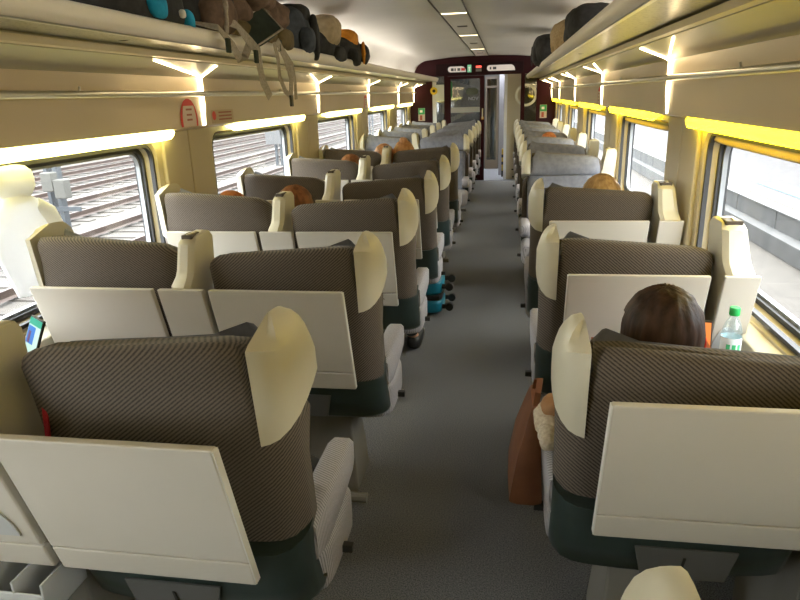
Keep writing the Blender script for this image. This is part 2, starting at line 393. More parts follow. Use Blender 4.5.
def text(name, s, size, loc, m, parent=None, rz=0., ext=.001):
    c = bpy.data.curves.new(name, 'FONT'); c.body = s; c.size = size; c.extrude = ext; c.align_x = 'CENTER'; c.align_y = 'CENTER'
    o = bpy.data.objects.new(name, c); COL.objects.link(o)
    dg = bpy.context.evaluated_depsgraph_get(); me = bpy.data.meshes.new_from_object(o.evaluated_get(dg))
    COL.objects.unlink(o); bpy.data.objects.remove(o)
    q = bpy.data.objects.new(name, me); COL.objects.link(q); me.materials.clear(); me.materials.append(m)
    q.location = loc; q.rotation_euler = (PI/2, 0, rz)
    if parent: q.parent = parent
    return q
text('door_lettering', 'NOV', .085, (-.61, YB+.016, 1.525), mat('grey_letter', (.3, .3, .3), .5), d)
# right hand glazed pane beside the door
g = MB(); g.box(.333, .549, YB+.02, YB+.03, 0, 1.93); w = struct(g, 'window_14', M_DGLASS, smooth=False)
# pictogram boards, exit sign, display
def pill(name, x0, x1, z0, z1, label, cat, m, y=YB-.024, slant=.04):
    t = MB(); z = (z0+z1)/2; r = (z1-z0)/2
    P = [(x0+r + r*math.cos(a), z + r*math.sin(a)) for a in [math.radians(90+180*k/8) for k in range(9)]] + [(x1-r*1.6 + r*1.6*math.cos(a), z - r + 2*r*math.sin(a)) for a in [math.radians(0+90*k/8) for k in range(9)]]
    t.prism(P, 'y', y-.006, y+.0035)
    o = t.build(name, m, smooth=False); tag(o, label, cat); return o
M_BOARD = mat('pale_board', (.55, .50, .48), .4, emit=(1, .9, .85), es=.12)
M_INK = mat('dark_ink', (.05, .05, .06), .6); M_RED = mat('sign_red', (.62, .03, .03), .5); M_GRN = mat('exit_green', (.02, .30, .09), .5)
b1 = pill('pictogram_board', -1.076, -.744, 2.0, 2.10, 'white pictogram board on header left of the exit sign', 'sign', M_BOARD)
for x, w_, m_ in ((-1.02, .05, M_INK), (-.955, .025, M_INK), (-.90, .05, M_PLATE), (-.83, .07, M_RED)):
    q = MB(); q.box(x, x+w_, YB-.0325, YB-.0295, 2.022, 2.07); q.build('pictogram', m_, b1, smooth=False)
b2 = pill('pictogram_board', -.36, .149, 2.0, 2.10, 'long white pictogram board above the open doorway', 'sign', M_BOARD)
for x, w_ in ((-.31, .03), (-.25, .06)):
    q = MB(); q.box(x, x+w_, YB-.0325, YB-.0295, 2.025, 2.07); q.build('pictogram', M_INK, b2, smooth=False)
q = MB(); q.box(-.716, -.645, YB-.03, YB-.0205, 1.99, 2.12); e = q.build('exit_sign', mat('exit_sign_green', (.10, .30, .18), .5, emit=(.4, 1, .6), es=.15), smooth=False, bevel=.003); tag(e, 'small lit green exit sign in the middle of the header', 'sign')
q = MB(); q.box(-.69, -.672, YB-.034, YB-.031, 2.01, 2.06); q.box(-.70, -.66, YB-.034, YB-.031, 2.06, 2.085); q.build('pictogram', M_WHITE, e, smooth=False)
q = MB(); q.box(-.563, -.459, YB-.03, YB-.0205, 2.0, 2.10); e = q.build('status_display', mat('display_grey', (.14, .12, .12), .4), smooth=False, bevel=.003); tag(e, 'small status display with red lit top on the header', 'display')
q = MB(); q.box(-.56, -.462, YB-.034, YB-.031, 2.065, 2.097); q.build('red_light', mat('red_led', (.5, .02, .02), .4, emit=(1, .08, .05), es=1.0), e, smooth=False)
# wall signs on both sides of the end wall
for x, lab in ((-1.647, 'green and white safety sign on the maroon wall left of the door'), (.618, 'green and white safety sign on the maroon wall right of the door')):
    q = MB(); q.box(x, x+.125, YB-.008, YB-.001, 1.145, 1.38); o = q.build('safety_sign', mat('sign_pale', (.45, .35, .27), .5), smooth=False); tag(o, lab, 'sign')
    q = MB(); q.box(x+.003, x+.122, YB-.011, YB-.0085, 1.265, 1.377); q.build('green_panel', M_GRN, o, smooth=False)
    q = MB(); q.box(x+.03, x+.075, YB-.011, YB-.0085, 1.16, 1.25); q.build('red_figure', mat('brick_red', (.30, .05, .02), .5), o, smooth=False)
    q = MB(); q.box(x+.03, x+.08, YB-.0135, YB-.0115, 1.30, 1.345); q.build('pictogram', M_WHITE, o, smooth=False)
q = MB(); q.lathe([(.068, 0), (.068, .01), (.03, .01), (.03, 0)], (0, 0, 0), 24)
o = q.build('round_sticker', mat('yellow_sticker', (.75, .55, .03), .5)); o.rotation_euler = (PI/2, 0, 0); o.location = (-1.345, YB+.004, 1.683); tag(o, 'round yellow ring sticker on the white door jamb', 'sticker')
q = MB(); q.lathe([(.03, 0), (.03, .0105)], (0, 0, 0), 16); q.build('black_centre', M_DARK, o)
q = MB(); q.box(-1.30, -1.155, YB+.008, YB+.014, 1.50, 1.79); o = q.build('notice', mat('notice_white', (.66, .70, .68), .6), smooth=False); tag(o, 'white notice sheet on the glass pane beside the door', 'notice')
q = MB(); q.box(-.065, 0, -.003, .003, -.14, .14); o = q.build('notice', mat('notice_green', (.01, .16, .06), .5), smooth=False); o.location = (-1.0, YB+.011, 1.70); tag(o, 'green notice strip on the sliding glass door', 'notice')

# vestibule behind
M_VFLOOR = noisy('vestibule_floor', (.20, .21, .24), (.26, .27, .30), 20, .35)
t = MB(); t.box(-1.95, 1.05, YB+.06, 15.2, -.06, 0); struct(t, 'floor_vestibule', M_VFLOOR, smooth=False)
t = MB(); t.box(-1.95, 1.05, YB+.06, 15.2, 2.2, 2.3); struct(t, 'ceiling_vestibule', M_CEIL, smooth=False)
M_VW = noisy('vestibule_dark_wall', (.06, .055, .05), (.075, .07, .06), 3, .5)
t = MB(); t.box(-2.0, -1.9, YB+.06, 13.2, 0, 2.2); t.box(-2.0, -1.9, 14.4, 15.2, 0, 2.2); t.box(-2.0, -1.9, 13.2, 14.4, 1.7, 2.2); t.box(-2.0, -1.9, 13.2, 14.4, 0, .9)
struct(t, 'wall_vestibule_left', M_VW, smooth=False)
g = MB(); g.box(-1.96, -1.95, 13.2, 14.4, .9, 1.7); struct(g, 'window_15', M_GLASS, smooth=False)
t = MB(); t.box(1.0, 1.05, YB+.06, 13.3, 0, 2.2); t.box(1.0, 1.05, 14.3, 15.2, 0, 2.2); t.box(1.0, 1.05, 13.3, 14.3, 1.8, 2.2); t.box(1.0, 1.05, 13.3, 14.3, 0, .8); struct(t, 'wall_vestibule_right', M_VW, smooth=False)
g = MB(); g.box(1.02, 1.03, 13.3, 14.3, .8, 1.8); struct(g, 'window_16', M_GLASS, smooth=False)
t = MB(); t.box(-1.95, -.44, 14.7, 14.76, 0, 2.2); t.box(-.17, 1.05, 14.7, 14.76, 0, 2.2); t.box(-.44, -.17, 14.7, 14.76, 1.94, 2.2)
struct(t, 'wall_vestibule_end', M_VW, smooth=False)
t = MB(); t.box(-.445, -.41, 14.66, 14.7, .0, 1.95); t.box(-.205, -.165, 14.66, 14.7, .0, 1.95); t.box(-.41, -.205, 14.66, 14.7, 1.90, 1.95); t.box(-.41, -.205, 14.66, 14.7, 0, .20); t.box(-.41, -.205, 14.67, 14.7, 1.72, 1.76)
d = t.build('door_2', mat('brown_door_frame', (.10, .075, .05), .4), smooth=False); d['kind'] = 'structure'
g = MB(); g.box(-.41, -.205, 14.68, 14.69, .2, 1.9); g.build('door_glass', M_DGLASS, d, smooth=False)
o = MB().box(-.9, 0, 13.1, 14.0, 2.17, 2.199).build('ceiling_lamp', mat('vestibule_lamp', (.9, .9, .9), .5, emit=(.95, .97, 1), es=7), smooth=False, bevel=.01); tag(o, 'flat white ceiling lamp of the vestibule beyond the doorway', 'lamp')  # unseen glowing panel added to brighten the vestibule
# next coach seen through the far door
t = MB(); t.box(-1.2, .8, 17.4, 17.5, -.06, 2.2); t.box(-1.3, -1.2, 14.77, 17.5, -.06, 2.2); t.box(.8, .9, 14.77, 17.5, -.06, .9); t.box(.8, .9, 14.77, 17.5, 1.5, 2.2); t.box(-1.2, .8, 14.77, 17.5, 2.2, 2.3); struct(t, 'wall_next_coach', M_WALL, smooth=False)
t = MB(); t.box(-1.2, .8, 14.77, 17.4, -.06, 0); struct(t, 'floor_next_coach', M_VFLOOR, smooth=False)
t = MB(); t.tube([(-.30, 15.2, .0), (-.30, 15.2, 2.2)], .045, 12); tag(t.build('pole', mat('bluish_pole', (.42, .50, .58), .35, .4)), 'pale bluish pole standing beyond the far vestibule door', 'pole')
# grey column, white door leaf, cream panel with a ring
t = MB(); t.box(-.135, .05, 13.5, 13.62, 0, 2.2); t.box(-.05, -.04, 13.49, 13.5, 0, 2.2); struct(t, 'trim_grey_column', noisy('column_grey', (.30, .30, .34), (.34, .34, .38), 3, .5), smooth=False, bevel=.01)
t = MB(); t.box(-.035, .02, 12.80, 12.84, 0.005, 1.95); d = t.build('door_3', mat('white_door_edge', (.75, .77, .80), .4), smooth=False); d['kind'] = 'structure'
t = MB(); t.prism([(.02, 12.83), (.30, 12.83), (.55, 12.95), (.9, 13.1), (.9, 13.2), (.3, 13.0), (.02, 13.0)], 'z', 0, 1.99)
d = struct(t, 'wall_cream_panel', noisy('cream_panel', (.50, .44, .31), (.54, .48, .35), 2, .45), smooth=False)
q = MB(); n = 36
q.loft([[(.36 + r*math.cos(2*PI*k/n), y, 1.56 + r*math.sin(2*PI*k/n)) for k in range(n)] for r, y in ((.20, YB+.012), (.20, YB+.019), (.155, YB+.019), (.155, YB+.012), (.20, YB+.012))], cap=False)
o = q.build('ring_sticker', mat('ring_white', (.62, .62, .55), .5)); tag(o, 'large white ring mark on the glass pane right of the doorway', 'sticker')
t = MB(); t.box(-.07, -.01, 13.2, 13.26, .12, .55); o = t.build('extinguisher_box', mat('amber_box', (.5, .33, .04), .5), bevel=.01); tag(o, 'small amber box low beside the grey vestibule column', 'box'); o['category'] = 'box'
q = MB(); q.box(-.072, -.008, 13.197, 13.2, .24, .30); q.box(-.072, -.008, 13.197, 13.2, .38, .44); q.build('black_band', M_DARK, o, smooth=False)
t = MB(); t.box(-.07, -.01, 13.2, 13.26, 0, .12); t.build('foot', M_DARK, o, smooth=False)

# ------------------------------------------------------------------ seats
def yb(z): return .124*(1.115 - z)
def bump(s):
    q = .004
    if s < .06: q -= .012*(.06-max(s, 0))/.06
    q -= .034*max(0, s)/.5
    if s > .48: q -= .028*((s-.48)/.07)**2
    return q
def ring(z, inset=0., grow=0., front=.10, wing=.20):
    """outline of the seat shell at height z, going round from the outer front edge"""
    b = yb(z); g = grow; wing = .125 + .075*max(0, min(1, (z-.84)/.10))
    P = [(-.061-g, wing), (-.063-g, wing*.7), (-.062-g, .078), (-.056-g, .055), (-.038-g*.7, .022-g*.7), (-.012, .004-g), (.02, -.003-g), (.10, -.010-g), (.20, -.014-g), (.30, -.012-g), (.40, -.004-g), (.485, .004-g), (.522, .014-g*.7), (.544+g*.7, .034), (.552+g, .065), (.548+g, front), (.50, front), (.30, front), (.15, front), (.05, front), (-.005, front+.015), (-.028, front+.02), (-.038, wing)]
    out = []
    cx, cy = .23, .07
    for s, y in P:
        if s > .48: s -= .030*(1-max(0, min(1, (z-.64)/.12)))
        if inset:
            s = s + (cx-s)*inset*.5; y = y + (cy-y)*inset*3 if inset < .34 else cy
        out.append((s, b + y))
    return out
def X_of(sg, s): return sg*(.23 - s)     # sg=+1: outer (aisle) side at +x
def make_seat(sg, name):
    root = thing(name, '', 'seat')
    def pt(s, y, z): return (X_of(sg, s), y, z)
    def up(s, z): return z + bump(s)*max(0, (z-.95)/.17)
    # fabric shell
    rings = []
    for z, i in ((.60, 0), (.70, 0), (.80, 0), (.90, 0), (1.0, 0), (1.06, 0), (1.09, .0), (1.112, .03), (1.121, .08), (1.125, .16)):
        rr = []
        for s, y in ring(z, i):
            zz = up(s, z)
            if z > .93 and s < 0: s *= max(0, 1-(z-.93)/.08); zz = min(zz, 1.075 + .02*max(0, 1+s/.01)); s += .012*min(1, (z-.93)/.08)
            if z > 1.05: zz -= .010*max(0, min(1, (y-yb(z)-.02)/.06))
            rr.append(pt(s, y, zz))
        rings.append(rr)
    mb = MB(); mb.loft(rings); mb.build('back_shell', M_TWILL if sg > 0 else M_TWILL_B, root, angle=55)
    # lower shell
    rings = []
    for z, dy, i in ((.405, .10, .10), (.412, .055, .02), (.44, .02, 0), (.52, .0, 0), (.60, 0, 0)):
        rings.append([pt(s, y+dy, z) for s, y in ring(z, i, .002)])
    rings.append([pt(s, y, 0.637 + .03*max(0, min(1, (y-yb(.64))/.2)) * (1 if s < .1 else .2)) for s, y in ring(.64, 0, .002)])
    mb = MB(); mb.loft(rings); ls = mb.build('lower_shell', M_GREEN, root, angle=50)
    mb = MB(); P0 = yb(.5)-.022
    mb.loft([[pt(s, yb(z)-.0185-e, z) for s, z in ((.13, .545), (.37, .545), (.35, .45), (.15, .45))] for e in (0, .006)]); ap = mb.build('access_plate', M_PLATE, root, smooth=False)
    mb = MB(); mb.loft([[pt(s, yb(z)-.026-e, z) for s, z in ((.245, .52), (.252, .52), (.246, .475), (.239, .475))] for e in (0, .002)]); mb.build('plate_slot', M_DARK, ap, smooth=False)
    # cream wing at the upper outer corner
    C = [(-.001, .000), (-.02, .008), (-.038, .020), (-.054, .048), (-.066, .085), (-.071, .13), (-.071, .18), (-.068, .225), (-.055, .255), (-.030, .262), (-.008, .255)]
    n = len(C)
    zl = [.886, .889, .896, .908, .925, .945, .962, .975, .98, .98, .98]
    zf = [1.115, 1.114, 1.110, 1.100, 1.084, 1.064, 1.046, 1.032, 1.026, 1.03, 1.045]
    rows = []
    for q in range(7):
        f = q/6; rows.append([pt(s*1.0-.0025*(1 if i < 9 else 0), yb(zl[i]+(zf[i]-zl[i])*f)*1.0 + y - .007*(1 if i < 5 else 0), zl[i]+(zf[i]-zl[i])*f) for i, (s, y) in enumerate(C)])
    for q in range(1, 7):
        f = q/6; e = math.sin(f*PI/2); fp = 1-math.cos(f*PI/2)
        row = []
        for i, (s, y) in enumerate(C):
            u = i/(n-1)
            rs, ry, rz = -.006, .120+.05*u, 1.154 - .004*u
            k = .25*f + .75*fp if i > 2 else f
            row.append(pt(s+(rs-s)*k, y-.007*(1 if i < 5 else 0)*(1-k)+(ry-y)*k + yb(zf[i])*(1-k), zf[i]+(rz-zf[i])*(e if i > 2 else f)))
        rows.append(row)
    mb = MB(); Rw = mb.loft(rows, cap=False, closed=False)
    # inner cheek and underside close the wing
    back = [r[0] for r in Rw]; fr = [r[-1] for r in Rw]
    for a, b, c, d in zip(back, back[1:], fr[1:], fr): mb.bm.faces.new((a, d, c, b))
    mb.bm.faces.new(Rw[0]); mb.bm.faces.new(Rw[-1])
    mb.build('headrest_wing', M_CREAM, root, angle=28)
    # tray table: two panels in a tilted plane
    ty = lambda z: -.102 + .119*(1.0-z)/.411
    def slab(s0, s1, z0, z1, th, nm, m, e=.0, bev=.004):
        mb = MB(); mb.loft([[pt(s, ty(z)+d, z) for s, z in ((s0, z1), (s1, z1), (s1, z0), (s0, z0))] for d in (e, e+th)])
        return mb.build(nm, m, root, smooth=False, bevel=bev)
    tt = slab(.024, .500, .667, 1.0, .022, 'tray_table', M_TRAY)
    slab(.024, .500, .589, .663, .022, 'tray_flap', M_TRAY)
    slab(.0225, .0255, .593, .996, .021, 'tray_edge', M_TRAY_TRIM, .0012, 0).parent = tt
    mb = MB(); mb.loft([[pt(s, y, z) for s in (.09, .43) for y, z in (((ty(.93)+.02, .93), (ty(.62)+.02, .62), (yb(.62)+.01, .62), (yb(.93)+.01, .93)))] [0:4], [pt(.43, y, z) for y, z in ((ty(.93)+.02, .93), (ty(.62)+.02, .62), (yb(.62)+.01, .62), (yb(.93)+.01, .93))]])
    mb.build('tray_mount', M_DARK, root, smooth=False)
    # front upholstery
    mb = MB(); rings = []
    for z, th, w in ((.47, .10, 0), (.56, .115, 0), (.70, .10, 0), (.85, .085, 0), (.95, .08, 0)):
        b = yb(z) + .095
        rings.append([pt(s, b+y, z) for s, y in ((-.02, 0), (-.025, th*.9), (.0, th*1.25), (.05, th*1.1), (.23, th*.9), (.42, th*1.05), (.48, th), (.505, th*.5), (.505, 0))])
    mb.loft(rings); mb.build('back_cushion', M_GREY, root, angle=70)
    mb = MB(); rings = []
    def htop(s): return 1.104 + bump(s) + (.040*max(0, 1-(s-.005)/.12) if s > .005 else -.03)
    for q in range(9):
        f = q/8
        row = []
        for s, y in ((-.030, .0), (-.034, .05), (-.026, .115), (.0, .125), (.04, .095), (.12, .085), (.25, .082), (.38, .088), (.48, .080), (.525, .06), (.537, .03), (.53, .0)):
            z0_, z1_ = .925, htop(s)
            if q == 8: row.append(pt(s*.97+.23*.03, yb(1.1)+.060+y*.62+.008, z1_))
            elif q == 7: row.append(pt(s, yb(1.1)+.055+y*1.0, z1_-.012))
            else:
                z = z0_ + (z1_-.03-z0_)*f*8/6.6*.82
                bul = math.sin(min(1, f*1.15)*PI)*.012 if y > .02 else 0
                row.append(pt(s, yb(z)+.075+y*(1 if q else .8)+bul, z))
        rings.append(row)
    mb.loft(rings); mb.build('headrest', M_GREY, root, angle=70)
    mb = MB(); xs = sorted((X_of(sg, -.066), X_of(sg, .50))); mb.rbox(xs[0], xs[1], .245, .60, .335, .505, 7, 10); mb.build('seat_cushion', M_CORD, root, angle=80)
    # outer armrest
    mb = MB(); rings = []
    for y, z0, z1, w in ((.175, .53, .640, .85), (.25, .52, .655, 1), (.42, .535, .660, 1), (.535, .555, .660, 1), (.565, .575, .652, .95), (.575, .60, .63, .8)):
        a, b = -.040-.036*w, -.040+.036*w; e = .012
        rings.append([pt(a, y, z0+e), pt(a, y, z1-e), pt(a+e, y, z1), pt(b-e, y, z1), pt(b, y, z1-e), pt(b, y, z0+e), pt(b-e, y, z0), pt(a+e, y, z0)])
    mb.loft(rings); mb.build('armrest', M_CORD, root, angle=50)
    # pedestal
    mb = MB(); mb.loft([[(x, y, z) for x, y in ((-w, y0), (w, y0), (w, .46), (-w, .46))] for z, w, y0 in ((0, .14, .22), (.03, .14, .22), (.36, .11, .28), (.40, .18, .24))]); pd = mb.build('pedestal', M_PED, root, smooth=False, bevel=.008)
    mb = MB(); mb.tube([(-.20, .13, .045), (.20, .13, .045)], .022, 10); mb.build('foot_bar', M_PED, root)
    mb = MB(); xo = X_of(sg, -.02); mb.box(min(xo, xo+sg*.075), max(xo, xo+sg*.075), .40, .425, .375, .398); mb.build('lever', M_DARK, root, smooth=False, bevel=.003)
    mb = MB(); mb.loft([[(x, .222+.19*(z-.03)-e, z) for x, z in ((.02, .15), (.08, .15), (.08, .09), (.02, .09))] for e in (0, .003)]); mb.build('paper_label', M_WHITE, pd, smooth=False)
    return root
seatA = make_seat(1, 'train_seat')     # aisle side at +x
seatB = make_seat(-1, 'train_seat')    # aisle side at -x
fresh = {1: seatA, -1: seatB}; used = set()
def place_seat(sg, x, y, rz, label, group, shift=(0, 0)):
    o = fresh[sg] if sg not in used else copy_tree(fresh[sg])
    used.add(sg)
    o.location = (x, y, 0); o.rotation_euler = (0, 0, rz); tag(o, label, 'seat', group)
    if rz: raise_headrest(o)
    # the reclining back slides in its frame, the tray stays where it is
    if shift != (0, 0):
        for c in [q for q in bpy.data.objects if q.parent == o]:
            if c.name.split('.')[0] in ('back_shell', 'headrest_wing', 'headrest', 'back_cushion'): c.location = (0, shift[0], shift[1])
    return o
def raise_headrest(o):
    for c in [q for q in bpy.data.objects if q.parent == o]:
        if c.name.split('.')[0] == 'headrest': c.location = (0, .014, .046)
    return o
def make_console(kind):
    root = thing('seat_console', '', 'console')
    hw = .083 if kind == 'mid' else .058
    ty = lambda z: -.102 + .119*(1.0-z)/.411
    def slab(z0, z1, nm, m, d0=0., th=.022, w=hw, x0=None):
        mb = MB(); mb.loft([[(x, ty(z)+d, z) for x, z in ((-w, z1), (w, z1), (w, z0), (-w, z0))] for d in (d0, d0+th)])
        return mb.build(nm, m, root, smooth=False, bevel=.004)
    slab(.667, 1.0, 'panel', M_TRAY); slab(.589, .663, 'lower_panel', M_TRAY)
    # column rising behind the panel
    if kind == 'mid': B = (-.050, .024); T = (-.028, .036)
    else: B = (-.045, .050); T = (-.060, .022)
    mb = MB(); rings = []
    for z, a, b, y0, y1 in ((.60, B[0], B[1], .06, .20), (.985, B[0], B[1], -.075, .14), (1.0, B[0], B[1], -.078, .14), (1.03, B[0]+(T[0]-B[0])*.45, B[1]+(T[1]-B[1])*.3, -.055, .14), (1.05, B[0]+(T[0]-B[0])*.55, B[1]+(T[1]-B[1])*.4, -.045, .14), (1.145, T[0], T[1], -.03, .13), (1.165, T[0]+.006, T[1]-.006, .0, .12), (1.17, T[0]+.014, T[1]-.014, .02, .11)):
        c = .018
        rings.append([(a, y0+c, z), (a+c, y0, z), (b-c, y0, z), (b, y0+c, z), (b, y1, z), (a, y1, z)])
    mb.loft(rings); mb.build('column', M_CREAM, root, angle=40)
    mid = (T[0]+T[1])/2
    mb = MB(); w = (T[1]-T[0])/2-.012
    mb.prism([(mid-w, -.008), (mid+w, -.008), (mid+w*.9, .060), (mid-w*.9, .060)], 'z', 1.158, 1.1735); sk = mb.build('socket', M_SLOT, root, smooth=False, bevel=.003)
    mb = MB(); mb.prism([(mid-w*.15, -.004), (mid+w*.35, -.004), (mid+w*.6, .055), (mid+w*.1, .055)], 'z', 1.170, 1.177); mb.build('socket_bar', M_CREAM, sk, smooth=False, bevel=.002)
    mb = MB(); n = 20
    P = [(hw*.72*math.cos(a)-hw*.15, .70+.10*math.sin(a)) for a in [PI*k/n for k in range(n+1)]]
    mb.loft([[(x, ty(z)-.001-e, z) for x, z in P] for e in (0, .004)]); mb.build('oval_recess', M_BIN, root, smooth=False)
    # armrest body and pedestal
    mb = MB(); mb.rbox(-hw*.62, hw*.62, .14, .58, .50, .655, 8, 8); mb.build('armrest', M_CORD, root, angle=80)
    mb = MB(); mb.box(-hw*.8, hw*.8, .12, .50, 0, .51); mb.build('body', M_PED, root, smooth=False, bevel=.006)
    # twin bins under the panel
    mb = MB(); z0, z1 = .475, .575; w = hw*.95
    for a, b in ((-w, -w+.006), (-.003, .003), (w-.006, w)): mb.box(a, b, -.03, .115, z0, z1)
    mb.box(-w, w, .109, .115, z0, z1); mb.box(-w, w, -.03, .115, z0, z0+.006); mb.box(-w, w, -.03, -.024, z0, z1-.03)
    mb.build('twin_bin', M_BIN, root, smooth=False, bevel=.002)
    return root
conM, conW = make_console('mid'), make_console('wall'); cused = set()
def place_console(kind, x, y, rz, label, group):
    src = conM if kind == 'mid' else conW
    o = src if kind not in cused else copy_tree(src); cused.add(kind)
    o.location = (x, y, 0); o.rotation_euler = (0, 0, rz); tag(o, label, 'console', group)
ORD = ['nearest', 'second', 'third', 'fourth', 'fifth', 'sixth', 'seventh', 'eighth', 'ninth', 'tenth', 'eleventh']
LW = [1.08, 2.08, 3.06, 4.05, 5.05, 6.05]; LSH = [(.038, .03), (-.01, .006), (-.05, .03), (.005, 0), (0, .01), (0, 0)]
LF = [8.2, 9.2, 10.2, 11.15, 12.1]
XA, XWN, XCN = -.735, -1.485, -1.11
for k, y in enumerate(LW):
    place_seat(1, XA, y, 0, '%s aisle seat left of the aisle, dark brown back turned to camera' % ORD[k], 'left aisle seats with their backs to us', LSH[k])
    if k == 0: place_seat(-1, XWN, y, 0, 'window seat beside the nearest left aisle seat, cut by the photo edge', 'left window seats with their backs to us')
    else: place_seat(-1, XWN, y, 0, '%s left window seat with dark brown back, beside the %s aisle seat' % (ORD[k], ORD[k]), 'left window seats with their backs to us', (LSH[k][0], LSH[k][1]+.035))
    place_console('mid', XCN, y, 0, 'cream console between the two %s left seats seen from behind' % ORD[k], 'consoles between the left seats')
for k, y in enumerate(LF):
    place_seat(-1, XA, y, PI, '%s grey fronted seat facing the camera left of the aisle' % ORD[k], 'left aisle seats facing us')
    place_seat(1, XWN, y, PI, '%s grey fronted window seat facing the camera on the left' % ORD[k], 'left window seats facing us')
    place_console('mid', XCN, y, PI, 'cream console between the two %s facing seats on the left' % ORD[k], 'consoles between the facing left seats')
RW = [.40, 1.34, 2.34, 3.34]; RSH = [(0, -.012), (.048, -.062), (.004, -.021), (.034, .027)]
RF = [5.45 + k for k in range(7)]
XR, XRC = .434, .805
for k, y in enumerate(RW):
    place_seat(-1, XR, y, 0, ['seat at the bottom right corner, only its cream headrest wing in view', 'nearest right seat with a large pale tray, woman in it', 'second right seat, its tray behind the woman\'s head', 'third right seat from behind, blonde head above it'][k], 'right seats with their backs to us', RSH[k])
    place_console('wall', XRC, y, 0, ['cream console at the window beside the bottom right corner seat', 'cream console at the window beside the nearest right seat', 'cream console behind the water bottle', 'cream console beside the third right seat'][k], 'consoles along the right wall')
for k, y in enumerate(RF):
    place_seat(1, XR, y, PI, '%s grey fronted seat facing the camera right of the aisle' % ORD[k], 'right seats facing us')
    place_console('wall', XRC, y, PI, 'cream console at the window beside the %s facing right seat' % ORD[k], 'consoles along the right wall facing us')

# side shelf that carries the bottle, on the wall between the first two right rows
t = thing('side_shelf', 'blue grey side shelf below the right window carrying the bottle', 'shelf', (.80, 1.98, .70))
mb = MB(); mb.rbox(-.19, .04, -.19, .19, -.02, .012, 10, 8); mb.build('shelf_top', noisy('blue_grey_plastic', (.30, .33, .38), (.34, .37, .42), 4, .5), t, angle=60)
mb = MB(); mb.box(.0, .11, -.12, -.10, -.10, -.018); mb.box(.0, .11, .10, .12, -.10, -.018); mb.build('bracket', M_PED, t, smooth=False)

# ------------------------------------------------------------------ people
M_SKIN = noisy('skin', (.55, .30, .20), (.60, .34, .23), 8, .55)
def hair_mat(name, c1, c2): return noisy(name, c1, c2, 40, .55, 3, .3, .7, .35, spec=.25, stretch=(1, 1, .12))
H_BROWN = hair_mat('dark_brown_hair', (.014, .007, .004), (.060, .028, .016))
H_AUB = hair_mat('auburn_hair', (.10, .035, .012), (.28, .11, .04)); H_ORANGE = hair_mat('copper_hair', (.26, .075, .018), (.45, .16, .045))
H_BLOND = hair_mat('blonde_hair', (.26, .15, .055), (.52, .34, .16)); H_GINGER = hair_mat('ginger_hair', (.30, .13, .05), (.55, .29, .13))
def skin_obj(name, verts, edges, rad, m, parent, sub=2, root=0):
    me = bpy.data.meshes.new(name); me.from_pydata(verts, edges, [])
    bm = bmesh.new(); bm.from_mesh(me); L = bm.verts.layers.skin.verify(); bm.verts.ensure_lookup_table()
    for i, v in enumerate(bm.verts):
        r = rad[i]; v[L].radius = r if isinstance(r, tuple) else (r, r); v[L].use_root = (i == root)
    bm.to_mesh(me); bm.free()
    o = bpy.data.objects.new('tmp', me); COL.objects.link(o)
    s = o.modifiers.new('skin', 'SKIN'); s.use_smooth_shade = True
    q = o.modifiers.new('sub', 'SUBSURF'); q.levels = sub; q.render_levels = sub
    dg = bpy.context.evaluated_depsgraph_get(); dg.update()
    m2 = bpy.data.meshes.new_from_object(o.evaluated_get(dg)); m2.name = name
    COL.objects.unlink(o); bpy.data.objects.remove(o)
    m2.materials.clear(); m2.materials.append(m)
    for p in m2.polygons: p.use_smooth = True
    ob = bpy.data.objects.new(name, m2); COL.objects.link(ob); ob.parent = parent
    return ob
